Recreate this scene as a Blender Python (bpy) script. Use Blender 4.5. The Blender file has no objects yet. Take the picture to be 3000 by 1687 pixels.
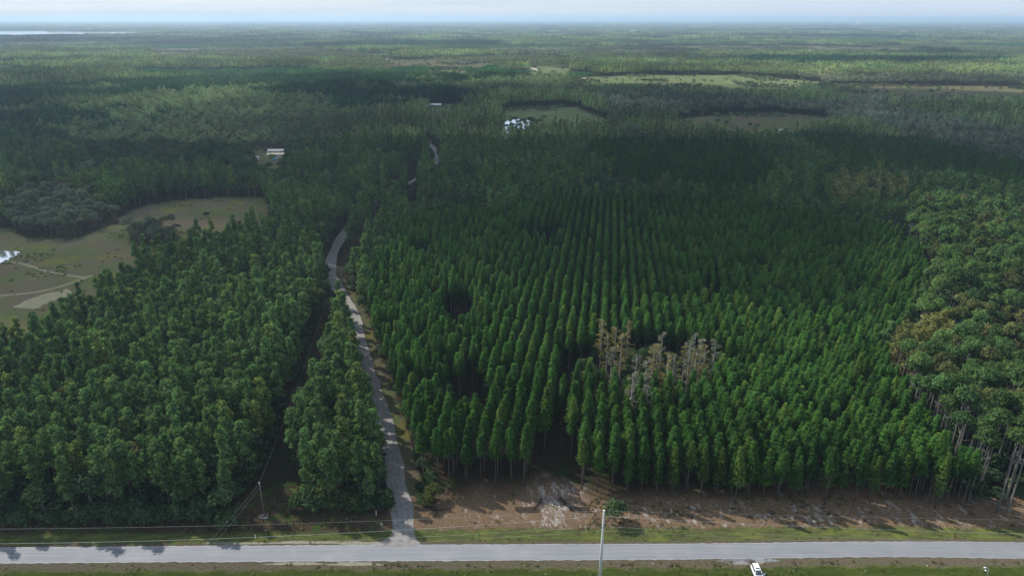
import bpy, math, random
import numpy as np
from mathutils import Vector, Matrix
R = math.radians
sc = bpy.context.scene

# ------------------------------------------------------------------ camera
CAMH = 120.0
PITCH = R(21.52)
FPX = 2000.0
cam_d = bpy.data.cameras.new('camera')
cam_d.lens = 24.0; cam_d.sensor_width = 36.0
cam_d.clip_start = 0.5; cam_d.clip_end = 120000
cam = bpy.data.objects.new('camera', cam_d)
sc.collection.objects.link(cam)
cam.location = (0, 0, CAMH)
cam.rotation_euler = (R(90) - PITCH, 0, 0)
sc.camera = cam

# ------------------------------------------------------------------ world and sun
SUN_EL = R(43); SUN_AZ = R(-56)          # azimuth clockwise from +Y (ahead of the camera)
world = bpy.data.worlds.new('World'); sc.world = world
world.use_nodes = True
wn = world.node_tree; wn.nodes.clear()
wo = wn.nodes.new('ShaderNodeOutputWorld'); wb = wn.nodes.new('ShaderNodeBackground')
sky = wn.nodes.new('ShaderNodeTexSky'); sky.sky_type = 'NISHITA'; sky.sun_disc = False
sky.sun_elevation = SUN_EL; sky.sun_rotation = SUN_AZ; sky.altitude = 100
sky.air_density = 1.0; sky.dust_density = 0.4; sky.ozone_density = 2.0
wb.inputs['Strength'].default_value = 0.12
# thin high cloud veil: breaks the clear sky with pale streaks
tc = wn.nodes.new('ShaderNodeTexCoord'); mp = wn.nodes.new('ShaderNodeMapping')
mp.inputs['Scale'].default_value = (1.6, 1.6, 22.0)
nz = wn.nodes.new('ShaderNodeTexNoise'); nz.inputs['Scale'].default_value = 2.2; nz.inputs['Detail'].default_value = 7
rp = wn.nodes.new('ShaderNodeValToRGB'); rp.color_ramp.elements[0].position = 0.42; rp.color_ramp.elements[1].position = 0.72
rp.color_ramp.elements[0].color = (0.82, 0.82, 0.82, 1); rp.color_ramp.elements[1].color = (0.97, 0.97, 0.97, 1)
mx = wn.nodes.new('ShaderNodeMix'); mx.data_type = 'RGBA'
mx.inputs['B'].default_value = (3.2, 3.8, 4.6, 1)
wn.links.new(tc.outputs['Generated'], mp.inputs['Vector']); wn.links.new(mp.outputs[0], nz.inputs['Vector'])
wn.links.new(nz.outputs['Fac'], rp.inputs[0]); wn.links.new(rp.outputs[0], mx.inputs['Factor'])
wn.links.new(sky.outputs[0], mx.inputs['A']); wn.links.new(mx.outputs['Result'], wb.inputs['Color'])
wn.links.new(wb.outputs[0], wo.inputs['Surface'])

sd = bpy.data.lights.new('sun', 'SUN'); sd.energy = 4.0; sd.angle = R(0.6); sd.color = (1.0, 0.95, 0.86)
sun = bpy.data.objects.new('sun', sd); sc.collection.objects.link(sun)
SDIR = Vector((math.sin(SUN_AZ) * math.cos(SUN_EL), math.cos(SUN_AZ) * math.cos(SUN_EL), math.sin(SUN_EL)))
sun.rotation_euler = SDIR.to_track_quat('Z', 'Y').to_euler()

sc.view_settings.view_transform = 'Standard'; sc.view_settings.look = 'None'
sc.view_settings.exposure = 0.75; sc.view_settings.gamma = 1.0
sc.render.engine = 'CYCLES'
sc.cycles.max_bounces = 4; sc.cycles.diffuse_bounces = 2; sc.cycles.glossy_bounces = 2
sc.cycles.transmission_bounces = 3; sc.cycles.volume_bounces = 0; sc.cycles.transparent_max_bounces = 8
sc.cycles.caustics_reflective = False; sc.cycles.caustics_refractive = False

# ------------------------------------------------------------------ helpers
COL = sc.collection
K = 3000 / 2576.0
cp, sp_ = math.cos(PITCH), math.sin(PITCH)
def G(dx, dy, z=0.0):
    """ground point (x, y) seen at a picture position, at height z"""
    u = (dx * K - 1500) / FPX; v = (dy * K - 843.5) / FPX
    # ray = forward + u*right - v*up
    rx = u; ry = cp - v * sp_; rz = -sp_ - v * cp
    t = (z - CAMH) / rz
    return (rx * t, ry * t)
def GS(x, y, z=0.0): return G(x / K, y / K, z)
def proj(x, y, z):
    zz = z - CAMH
    dep = y * cp - zz * sp_
    up = y * sp_ + zz * cp
    dep = np.maximum(dep, 1e-3)
    return (1500 + FPX * x / dep) / K, (843.5 - FPX * up / dep) / K, dep
def pip(poly, X, Y):
    inside = np.zeros(X.shape, bool); n = len(poly); j = n - 1
    for i in range(n):
        xi, yi = poly[i]; xj, yj = poly[j]
        c = ((yi > Y) != (yj > Y)) & (X < (xj - xi) * (Y - yi) / ((yj - yi) or 1e-9) + xi)
        inside ^= c; j = i
    return inside
def vnoise(X, Y, s, seed=0):
    """smooth value noise 0..1, vectorised"""
    x = np.asarray(X) / s + seed * 17.31; y = np.asarray(Y) / s - seed * 9.77
    xi = np.floor(x); yi = np.floor(y); fx = x - xi; fy = y - yi
    fx = fx * fx * (3 - 2 * fx); fy = fy * fy * (3 - 2 * fy)
    def h(a, b):
        v = np.sin(a * 127.1 + b * 311.7 + seed * 74.7) * 43758.5453
        return v - np.floor(v)
    return (h(xi, yi) * (1 - fx) * (1 - fy) + h(xi + 1, yi) * fx * (1 - fy)
            + h(xi, yi + 1) * (1 - fx) * fy + h(xi + 1, yi + 1) * fx * fy)
def segdist(pts, X, Y):
    d = np.full(X.shape, 1e9)
    for (x0, y0), (x1, y1) in zip(pts[:-1], pts[1:]):
        dx, dy = x1 - x0, y1 - y0; L = dx * dx + dy * dy
        t = np.clip(((X - x0) * dx + (Y - y0) * dy) / L, 0, 1)
        d = np.minimum(d, np.hypot(X - x0 - t * dx, Y - y0 - t * dy))
    return d
def smooth_line(pts, n=8):
    out = []
    P = [pts[0]] + list(pts) + [pts[-1]]
    for i in range(1, len(P) - 2):
        p0, p1, p2, p3 = [np.array(P[k], float) for k in (i - 1, i, i + 1, i + 2)]
        for k in range(n):
            t = k / n
            out.append(tuple(0.5 * ((2 * p1) + (-p0 + p2) * t + (2 * p0 - 5 * p1 + 4 * p2 - p3) * t * t + (-p0 + 3 * p1 - 3 * p2 + p3) * t ** 3)))
    out.append(tuple(pts[-1])); return out

def tag(o, label=None, cat=None, group=None, kind=None):
    if label: o['label'] = label
    if cat: o['category'] = cat
    if group: o['group'] = group
    if kind: o['kind'] = kind
    return o
def link(o, parent=None):
    COL.objects.link(o)
    if parent: o.parent = parent
    return o
def empty(name, loc, rz=0.0):
    o = bpy.data.objects.new(name, None); o.empty_display_size = 0.5
    o.location = loc; o.rotation_euler = (0, 0, rz); return link(o)
def mesh_np(name, V, F, mats, fm=None, smooth=False, attrs=None):
    """V Nx3, F list of tuples or an array"""
    me = bpy.data.meshes.new(name)
    if isinstance(F, np.ndarray):
        nf, k = F.shape
        me.vertices.add(len(V)); me.vertices.foreach_set('co', np.asarray(V, np.float32).ravel())
        me.loops.add(nf * k); me.loops.foreach_set('vertex_index', F.astype(np.int32).ravel())
        me.polygons.add(nf); me.polygons.foreach_set('loop_start', np.arange(0, nf * k, k, dtype=np.int32))
        me.update(calc_edges=True)
    else:
        me.from_pydata([tuple(map(float, v)) for v in V], [], F)
    for m in mats: me.materials.append(m)
    if fm is not None: me.polygons.foreach_set('material_index', np.asarray(fm, np.int32))
    if smooth: me.polygons.foreach_set('use_smooth', np.ones(len(me.polygons), bool))
    if attrs:
        for an, dom, arr in attrs:
            a = me.attributes.new(an, 'FLOAT', dom); a.data.foreach_set('value', np.asarray(arr, np.float32).ravel())
    me.update(); return me

class MB:
    """collects shapes into one mesh"""
    def __init__(s): s.V = []; s.F = []
    def add(s, V, F):
        o = len(s.V); s.V += [tuple(v) for v in V]; s.F += [tuple(i + o for i in f) for f in F]; return s
    def box(s, c, d, rz=0.0, taper=1.0, rx=0.0):
        M = Matrix.Rotation(rz, 3, 'Z') @ Matrix.Rotation(rx, 3, 'X'); v = []
        for z in (-.5, .5):
            k = taper if z > 0 else 1
            for x, y in ((-.5, -.5), (.5, -.5), (.5, .5), (-.5, .5)):
                v.append(M @ Vector((x * d[0] * k, y * d[1] * k, z * d[2])) + Vector(c))
        return s.add(v, [(0, 3, 2, 1), (4, 5, 6, 7), (0, 1, 5, 4), (1, 2, 6, 5), (2, 3, 7, 6), (3, 0, 4, 7)])
    def tube(s, pts, rs, n=8, caps=True):
        pts = [Vector(p) for p in pts]
        if not hasattr(rs, '__len__'): rs = [rs] * len(pts)
        V = []; F = []
        for i, p in enumerate(pts):
            t = (pts[min(i + 1, len(pts) - 1)] - pts[max(i - 1, 0)]).normalized()
            a = t.orthogonal().normalized() if abs(t.z) < 0.9 else Vector((1, 0, 0)); a = (a - a.dot(t) * t).normalized(); b = t.cross(a)
            for k in range(n):
                th = 2 * math.pi * k / n; V.append(p + rs[i] * (math.cos(th) * a + math.sin(th) * b))
        for i in range(len(pts) - 1):
            for k in range(n):
                k2 = (k + 1) % n; F.append((i * n + k, i * n + k2, (i + 1) * n + k2, (i + 1) * n + k))
        if caps: F.append(tuple(range(n - 1, -1, -1))); F.append(tuple((len(pts) - 1) * n + k for k in range(n)))
        return s.add(V, F)
    def build(s, name, mat, parent=None, smooth=False, bevel=0.0):
        me = mesh_np(name, s.V, s.F, [mat], smooth=smooth)
        o = bpy.data.objects.new(name, me); link(o, parent)
        if bevel:
            b = o.modifiers.new('bevel', 'BEVEL'); b.width = bevel; b.segments = 2; b.limit_method = 'ANGLE'
        return o

# ------------------------------------------------------------------ materials
def new_mat(name):
    m = bpy.data.materials.new(name); m.use_nodes = True
    nt = m.node_tree; nt.nodes.clear()
    return m, nt, nt.nodes.new('ShaderNodeOutputMaterial')
def N(nt, t, **kw):
    n = nt.nodes.new(t)
    for k, v in kw.items():
        if k in n.inputs: n.inputs[k].default_value = v
        else: setattr(n, k, v)
    return n
def noise(nt, scale, detail=4, vec=None, rough=0.55):
    n = N(nt, 'ShaderNodeTexNoise', Scale=scale, Detail=detail, Roughness=rough)
    if vec: nt.links.new(vec, n.inputs['Vector'])
    return n.outputs['Fac']
def ramp(nt, fac, stops):
    r = nt.nodes.new('ShaderNodeValToRGB'); e = r.color_ramp.elements
    while len(e) < len(stops): e.new(0.5)
    for i, (p, c) in enumerate(stops):
        e[i].position = p; e[i].color = (*c, 1) if hasattr(c, '__len__') else (c, c, c, 1)
    nt.links.new(fac, r.inputs[0]); return r.outputs[0]
def mixc(nt, f, a, b, blend='MIX'):
    m = nt.nodes.new('ShaderNodeMix'); m.data_type = 'RGBA'; m.blend_type = blend
    for nm, v in (('Factor', f), ('A', a), ('B', b)):
        s = m.inputs[nm]
        if isinstance(v, bpy.types.NodeSocket): nt.links.new(v, s)
        elif nm == 'Factor': s.default_value = v
        else: s.default_value = (*v, 1) if len(v) == 3 else v
    return m.outputs['Result']
def math_(nt, op, a, b=None, c=None, clamp=False):
    m = nt.nodes.new('ShaderNodeMath'); m.operation = op; m.use_clamp = clamp
    for i, v in enumerate((a, b, c)):
        if v is None: continue
        if isinstance(v, bpy.types.NodeSocket): nt.links.new(v, m.inputs[i])
        else: m.inputs[i].default_value = v
    return m.outputs[0]
def maprange(nt, v, a, b, c=0.0, d=1.0):
    m = nt.nodes.new('ShaderNodeMapRange'); m.interpolation_type = 'SMOOTHSTEP'
    nt.links.new(v, m.inputs['Value'])
    for k, x in (('From Min', a), ('From Max', b), ('To Min', c), ('To Max', d)): m.inputs[k].default_value = x
    return m.outputs[0]

def foliage(name, ca, cb, cc=None, pc=0.0, trans=0.32, patch=0.35):
    """leaf cards: colour varies per tree, per card and over the stand"""
    m, nt, out = new_mat(name)
    oi = N(nt, 'ShaderNodeObjectInfo'); geo = N(nt, 'ShaderNodeNewGeometry')
    at = N(nt, 'ShaderNodeAttribute', attribute_name='v')
    col = mixc(nt, oi.outputs['Random'], ca, cb)
    if cc is not None:
        col = mixc(nt, math_(nt, 'LESS_THAN', math_(nt, 'FRACT', math_(nt, 'MULTIPLY', oi.outputs['Random'], 37.7)), pc), col, cc)
    pn = noise(nt, 0.012, 3, geo.outputs['Position'])
    k = math_(nt, 'MULTIPLY_ADD', pn, 2 * patch, 1 - patch)
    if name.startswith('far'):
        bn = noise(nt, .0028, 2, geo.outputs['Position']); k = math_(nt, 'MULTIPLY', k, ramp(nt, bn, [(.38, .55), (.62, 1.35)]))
    k2 = math_(nt, 'MULTIPLY', k, math_(nt, 'MULTIPLY_ADD', at.outputs['Fac'], 1.9, 0.08))
    r2 = math_(nt, 'FRACT', math_(nt, 'MULTIPLY', oi.outputs['Random'], 91.3))
    k3 = math_(nt, 'MULTIPLY', k2, math_(nt, 'MULTIPLY_ADD', r2, 0.5, 0.75))
    vm = nt.nodes.new('ShaderNodeVectorMath'); vm.operation = 'SCALE'
    nt.links.new(col, vm.inputs[0]); nt.links.new(k3, vm.inputs['Scale'])
    d = N(nt, 'ShaderNodeBsdfDiffuse'); t = N(nt, 'ShaderNodeBsdfTranslucent'); mxs = N(nt, 'ShaderNodeMixShader')
    mxs.inputs[0].default_value = trans
    nt.links.new(vm.outputs[0], d.inputs['Color'])
    tcx = mixc(nt, 1.0, vm.outputs[0], (1.0, 1.22, 0.60), 'MULTIPLY')
    nt.links.new(tcx, t.inputs['Color'])
    nt.links.new(d.outputs[0], mxs.inputs[1]); nt.links.new(t.outputs[0], mxs.inputs[2])
    nt.links.new(mxs.outputs[0], out.inputs['Surface'])
    return m
def simple(name, a, b=None, scale=3.0, rough=0.8, metal=0.0, spec=0.5, coat=0.0, stretch=None, bump=0.0):
    m, nt, out = new_mat(name)
    p = N(nt, 'ShaderNodeBsdfPrincipled', Roughness=rough, Metallic=metal)
    p.inputs['Specular IOR Level'].default_value = spec
    p.inputs['Coat Weight'].default_value = coat
    tcn = N(nt, 'ShaderNodeTexCoord'); v = tcn.outputs['Object']
    if stretch:
        mpn = N(nt, 'ShaderNodeMapping'); mpn.inputs['Scale'].default_value = stretch; nt.links.new(v, mpn.inputs[0]); v = mpn.outputs[0]
    f = noise(nt, scale, 5, v)
    nt.links.new(mixc(nt, ramp(nt, f, [(0.35, 0.0), (0.65, 1.0)]), a, b or a), p.inputs['Base Color'])
    if bump:
        bp = N(nt, 'ShaderNodeBump', Strength=bump); nt.links.new(f, bp.inputs['Height']); nt.links.new(bp.outputs[0], p.inputs['Normal'])
    nt.links.new(p.outputs[0], out.inputs['Surface'])
    return m

M = {}
M['row'] = foliage('plantation_needles', (0.032, 0.085, 0.020), (0.052, 0.115, 0.022), (0.075, 0.122, 0.026), 0.07, .38)
M['wild'] = foliage('pine_needles', (0.070, 0.130, 0.050), (0.104, 0.170, 0.060), (0.140, 0.180, 0.055), 0.07, .42)
M['tall'] = foliage('tall_pine_needles', (0.066, 0.124, 0.044), (0.098, 0.158, 0.050), (0.100, 0.115, 0.045), 0.12, .38)
M['leaf'] = foliage('broadleaf', (0.042, 0.074, 0.036), (0.066, 0.100, 0.046), (0.095, 0.105, 0.040), 0.07, .38)
M['grey'] = foliage('grey_leaf', (0.095, 0.120, 0.092), (0.118, 0.136, 0.095), (0.125, 0.130, 0.08), 0.2)
M['farpine'] = foliage('far_lit_pine_needles', (0.135, 0.200, 0.085), (0.195, 0.240, 0.095), (0.220, 0.235, 0.100), 0.2, patch=.5)  # far pine, broadleaf and grey colours raised to paint in the sunlit band
M['farleaf'] = foliage('far_lit_broadleaf', (0.100, 0.150, 0.070), (0.150, 0.190, 0.090), (0.14, 0.145, 0.07), 0.15, patch=.5)
M['fargrey'] = foliage('far_lit_grey_leaf', (0.135, 0.155, 0.110), (0.165, 0.180, 0.120), (0.17, 0.155, 0.11), 0.2, patch=.4)
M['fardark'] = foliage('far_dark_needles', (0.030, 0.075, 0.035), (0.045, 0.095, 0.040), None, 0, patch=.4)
M['gold'] = foliage('golden_cypress_needles', (0.205, 0.200, 0.068), (0.150, 0.175, 0.062), (0.20, 0.18, 0.08), 0.2, .2)
M['moss'] = foliage('grey_moss_twigs', (0.205, 0.195, 0.160), (0.150, 0.155, 0.120), (0.20, 0.165, 0.075), 0.45)
M['young'] = foliage('young_pine_needles', (0.050, 0.140, 0.045), (0.075, 0.165, 0.050), None, 0)
M['brush'] = foliage('field_brush', (0.110, 0.150, 0.055), (0.160, 0.165, 0.075), (0.18, 0.19, 0.06), 0.2)
M['bark'] = simple('pine_bark', (0.11, 0.085, 0.07), (0.055, 0.042, 0.036), 3.0, 0.9, stretch=(3, 3, .5))
M['greybark'] = simple('grey_bark', (0.18, 0.165, 0.15), (0.10, 0.09, 0.082), 3.0, 0.9, stretch=(3, 3, .5))

M['cypbark'] = simple('cypress_bark', (0.34, 0.32, 0.29), (0.22, 0.205, 0.185), 3.0, 0.9, stretch=(3, 3, .5))
# ------------------------------------------------------------------ tree meshes
def cards(rng, C, A, L, W, jit=0.5):
    """rhombus cards at C along A; returns V, F"""
    n = len(C)
    Nn = A / np.linalg.norm(A, axis=1, keepdims=True)
    A = rng.normal(size=(n, 3)) + np.array([0, 0, .5]); A -= (A * Nn).sum(1, keepdims=True) * Nn; A /= np.linalg.norm(A, axis=1, keepdims=True) + 1e-9
    B = np.cross(Nn, A)
    l = (L * (1 - jit / 2 + jit * rng.random(n)))[:, None]; w = (W * (1 - jit / 2 + jit * rng.random(n)))[:, None]
    V = np.stack([C - A * l * .5, C + B * w * .5, C + A * l * .5, C - B * w * .5], 1).reshape(-1, 3)
    F = np.arange(4 * n).reshape(-1, 4)
    return V, F
def crown_row(seed, H=17., base=7.5, Rr=1.5, n=300, k=5, size=.62):
    """narrow whorled plantation pine crown"""
    rng = np.random.default_rng(seed)
    t = rng.random(n) ** 0.85
    t = np.round(t * 9) / 9 * .8 + t * .2
    lean = rng.normal(size=2) * .25
    lob = rng.uniform(.75, 1.25, 8)
    th = rng.random(n) * 2 * np.pi
    prof = np.minimum(1, .72 + t * 2.6) * (1 - t) ** .88 + .05
    r = Rr * prof * np.sqrt(rng.uniform(.18, 1, n)) * lob[(th / (2 * np.pi) * 8).astype(int) % 8] * rng.uniform(.62, 1.25, n)
    C = np.stack([np.cos(th) * r + lean[0] * t, np.sin(th) * r + lean[1] * t, base + t * (H - base) + r * .18], 1)
    C = np.repeat(C, k, 0) + rng.normal(size=(n * k, 3)) * size * .36
    A = np.repeat(np.stack([np.cos(th), np.sin(th), .7 + 1.4 * t], 1), k, 0) + rng.normal(size=(n * k, 3)) * .55
    return cards(rng, C, A, size, size * .42)
def crown_blobs(seed, blobs, per, k=4, size=.6, wide=.45, up=.5):
    rng = np.random.default_rng(seed); Cs = []; As = []
    tot = sum(b[3] ** 2 for b in blobs)
    for (bx, by, bz, br) in blobs:
        n = max(4, int(per * br * br / tot))
        d = rng.normal(size=(n, 3)); d /= np.linalg.norm(d, axis=1, keepdims=True)
        d[:, 2] = np.where(d[:, 2] < -.3, -d[:, 2] * .5, d[:, 2])
        rr = br * rng.uniform(.62, 1.08, n)[:, None]
        c = np.array([bx, by, bz]) + d * rr * np.array([1, 1, .78])
        Cs.append(np.repeat(c, k, 0) + rng.normal(size=(n * k, 3)) * size * .4)
        As.append(np.repeat(d + np.array([0, 0, up]), k, 0) + rng.normal(size=(n * k, 3)) * .5)
    return cards(rng, np.vstack(Cs), np.vstack(As), size, size * wide)
def blobs_wild(seed, H, base, Rr, nb=15):
    rng = random.Random(seed); out = []
    for i in range(nb):
        t = (i + rng.random()) / nb
        prof = (min(1, .55 + 1.8 * t)) * (1 - t) ** .45
        a = rng.random() * 6.28 + i * 2.4
        r = Rr * prof * rng.uniform(.35, .8)
        out.append((math.cos(a) * r, math.sin(a) * r, base + t * (H - base - .8), Rr * rng.uniform(.28, .48) * (1.1 - .4 * t)))
    out.append((0, 0, H - .9, Rr * .35)); return out
def blobs_dome(seed, H, base, Rr, nb=18):
    rng = random.Random(seed); out = []
    for i in range(nb):
        a = i * 2.399 + rng.random(); q = math.sqrt((i + .5) / nb)
        r = Rr * q * rng.uniform(.6, .82)
        z = base + (H - base) * (.30 + .62 * math.sqrt(max(0, 1 - (r / Rr) ** 2)) * rng.uniform(.75, 1.0)) - Rr * .12
        out.append((math.cos(a) * r, math.sin(a) * r, z, Rr * rng.uniform(.24, .40)))
    return out
def trunk_geo(seed, H, r0, limbs=6, zb=6., Lr=1.5, fork=False, n=6):
    rng = random.Random(seed); b = MB()
    lx, ly = rng.uniform(-.25, .25), rng.uniform(-.25, .25)
    pts = [(0, 0, -.2), (lx * .2, ly * .2, H * .3), (lx * .6, ly * .6, H * .65), (lx, ly, H * .96)]
    b.tube(pts, [r0 * 1.2, r0 * .85, r0 * .55, .03], n)
    for i in range(limbs):
        t = (i + rng.random()) / max(1, limbs); z = zb + t * (H * .92 - zb); a = rng.random() * 6.28
        L = Lr * (1.05 - .7 * t) * rng.uniform(.7, 1.1)
        p0 = Vector((lx * z / H, ly * z / H, z)); p1 = p0 + Vector((math.cos(a) * L * .55, math.sin(a) * L * .55, L * (.18 if not fork else .5)))
        p2 = p0 + Vector((math.cos(a) * L, math.sin(a) * L, L * (.5 if not fork else .85)))
        b.tube([p0, p1, p2], [r0 * .32, r0 * .22, .02], 4, caps=False)
    return b.V, b.F
def cyp_geo(seed, H, tufts, size):
    """bare cypress with short upswept branches and hanging tufts"""
    rng = random.Random(seed); b = MB(); C = []
    lx, ly = rng.uniform(-.6, .6), rng.uniform(-.4, .4)
    b.tube([(0, 0, -.2), (lx * .3, ly * .3, H * .12), (lx * .6, ly * .6, H * .55), (lx, ly, H)], [.55, .26, .17, .05], 6)
    for i in range(24):
        t = (i + rng.random()) / 24; z = H * (.38 + .6 * t); a = rng.random() * 6.28; L = (2.6 - 1.3 * t) * rng.uniform(.6, 1.1)
        p0 = Vector((lx * z / H, ly * z / H, z)); p1 = p0 + Vector((math.cos(a) * L * .6, math.sin(a) * L * .6, L * .15)); p2 = p0 + Vector((math.cos(a) * L, math.sin(a) * L, L * .35))
        b.tube([p0, p1, p2], [.07, .05, .02], 4, caps=False)
        for q in range(3):
            f = rng.uniform(.35, 1.05); p = p0.lerp(p2, f); C.append((p.x, p.y, p.z, rng.uniform(.3, .6)))
    V, F = crown_blobs(seed, C, tufts, 4, size, .35, up=-.2)
    return (b.V, b.F), (V, F)

def clumpv(rng, n):
    return .55 * np.repeat(rng.random(n // 5 + 1), 5)[:n] + .45 * rng.random(n)
def leaf_mesh(name, VF, mat, seed=0):
    V, F = VF; rng = np.random.default_rng(seed + 99)
    return mesh_np(name, V, F, [mat], attrs=[('v', 'FACE', clumpv(rng, len(F)))])
def wood_mesh(name, VF, mat): return mesh_np(name, VF[0], VF[1], [mat], smooth=True)
def combo_mesh(name, leafVF, woodVF, lm, wm, seed=0):
    rng = np.random.default_rng(seed)
    V, F = leafVF; WV, WF = woodVF; o = len(V)
    quads = [f if len(f) == 4 else None for f in WF]
    wf = np.array([f for f in quads if f is not None]).reshape(-1, 4) + o
    VV = np.vstack([V, np.array([tuple(v) for v in WV])]); FF = np.vstack([F, wf])
    return mesh_np(name, VV, FF, [lm, wm], fm=np.r_[np.zeros(len(F)), np.ones(len(wf))], attrs=[('v', 'FACE', clumpv(rng, len(FF)))])

KIND = {}   # kind -> dict(crown=[meshes], trunk=[meshes], near=[combo], mid=[combo])
def kind(name, crown_fn, trunk_fn, lm, wm, nv=5, mid_fn=None):
    d = dict(crown=[], trunk=[], near=[], mid=[])
    for s in range(nv):
        c = crown_fn(s, 1.0); t = trunk_fn(s)
        d['crown'].append(leaf_mesh(name + '_crown', c, lm, s)); d['trunk'].append(wood_mesh(name + '_trunk', t, wm))
        d['near'].append(combo_mesh(name + '_tree', c, t, lm, wm, s))
        d['mid'].append(combo_mesh(name + '_small', crown_fn(s + 50, .42), trunk_fn(s), lm, wm, s))
    KIND[name] = d
def lod(q): return (1.0 if q > .9 else 1.38)
kind('row', lambda s, q: crown_row(s, 15.9 + (s % 3) * .7, (8.6 + (s % 3) * .5) if s % 50 < 6 else 4.6, 2.05 if s % 50 < 6 else 2.0, int(330 * q), 5 if q > .9 else 4, .62 * lod(q)),
     lambda s: trunk_geo(s, 15.8, .16, 7, 6.5, 1.4), M['row'], M['bark'], 8)
kind('wild', lambda s, q: crown_blobs(s, blobs_wild(s, 18 + (s % 3), 6.5 + s % 3, 2.35), int(430 * q), 5 if q > .9 else 4, .72 * lod(q)),
     lambda s: trunk_geo(s, 17.5, .2, 9, 6, 2.2), M['wild'], M['bark'], 7)
kind('tall', lambda s, q: crown_blobs(s, blobs_dome(s, 23.5 + s % 3, 14 + s % 2, 2.7, 30), int(640 * q), 5 if q > .9 else 4, .66 * lod(q)),
     lambda s: trunk_geo(s, 22, .26, 8, 14, 3.2), M['tall'], M['greybark'], 5)
kind('leaf', lambda s, q: crown_blobs(s, blobs_dome(s, 14 + s % 3, 3, 5.0, 26), int(600 * q), 4, .85 * lod(q), .6),
     lambda s: trunk_geo(s, 11, .3, 7, 2.5, 3.6, True), M['leaf'], M['greybark'], 5)
kind('grey', lambda s, q: crown_blobs(s + 20, blobs_dome(s + 20, 11 + s % 3, 2, 3.6, 20), int(520 * q), 4, .6 * lod(q), .5),
     lambda s: trunk_geo(s, 9, .18, 9, 1.5, 3.0, True), M['grey'], M['greybark'], 4)
kind('gold', lambda s, q: crown_blobs(s + 30, blobs_wild(s + 30, 21, 9, 3.4, 20), int(400 * q), 4, .7 * lod(q), .4, up=.1),
     lambda s: trunk_geo(s, 20, .3, 12, 7, 3.0), M['gold'], M['greybark'], 4)
kind('shrub', lambda s, q: crown_blobs(s + 40, blobs_dome(s + 40, 3.6, .1, 2.2, 14), int(260 * q), 4, .5 * lod(q), .6),
     lambda s: trunk_geo(s, 2.6, .08, 5, .4, 1.3, True), M['leaf'], M['bark'], 4)
d = dict(crown=[], trunk=[], near=[], mid=[])
for s in range(4):
    w, l = cyp_geo(s, 19 + s, 300, .5)
    d['crown'].append(leaf_mesh('cypress_crown', l, M['moss'], s)); d['trunk'].append(wood_mesh('cypress_trunk', w, M['cypbark']))
KIND['cyp'] = d

def patch_mesh(name, seed, W, sp, H, Rc, ncard, size, lm, hj=.16, dark=None, shape='cone'):
    """a W x W piece of far woodland: every crown a cluster of cards"""
    rng = np.random.default_rng(seed); n = max(2, int(W / sp)); Vs = []
    g = (np.arange(n) + .5) / n * W - W / 2
    X, Y = np.meshgrid(g, g); X = X.ravel() + rng.normal(size=n * n) * sp * .28; Y = Y.ravel() + rng.normal(size=n * n) * sp * .28
    Hs = H * (1 + rng.normal(size=n * n) * hj)
    C = []; A = []
    for x, y, h in zip(X, Y, Hs):
        th = rng.random(ncard) * 6.28; t = rng.random(ncard)
        if shape == 'cone': r = Rc * (1 - t) ** .6 * np.sqrt(rng.uniform(.2, 1, ncard)); z = h * (.5 + .5 * t)
        else: r = Rc * np.sqrt(t); z = h * (.45 + .55 * np.sqrt(np.maximum(0, 1 - t * .95)) * rng.uniform(.75, 1, ncard))
        C.append(np.stack([x + np.cos(th) * r, y + np.sin(th) * r, z], 1))
        A.append(np.stack([np.cos(th), np.sin(th), np.full(ncard, 1.7)], 1) + rng.normal(size=(ncard, 3)) * .6)
    C = np.vstack(C); A = np.vstack(A)
    V, F = cards(rng, C, A, size, size * .55)
    tv = np.repeat(rng.random(n * n), ncard) * .55 + rng.random(len(F)) * .45
    return mesh_np(name, V, F, [lm], attrs=[('v', 'FACE', tv)])

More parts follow.
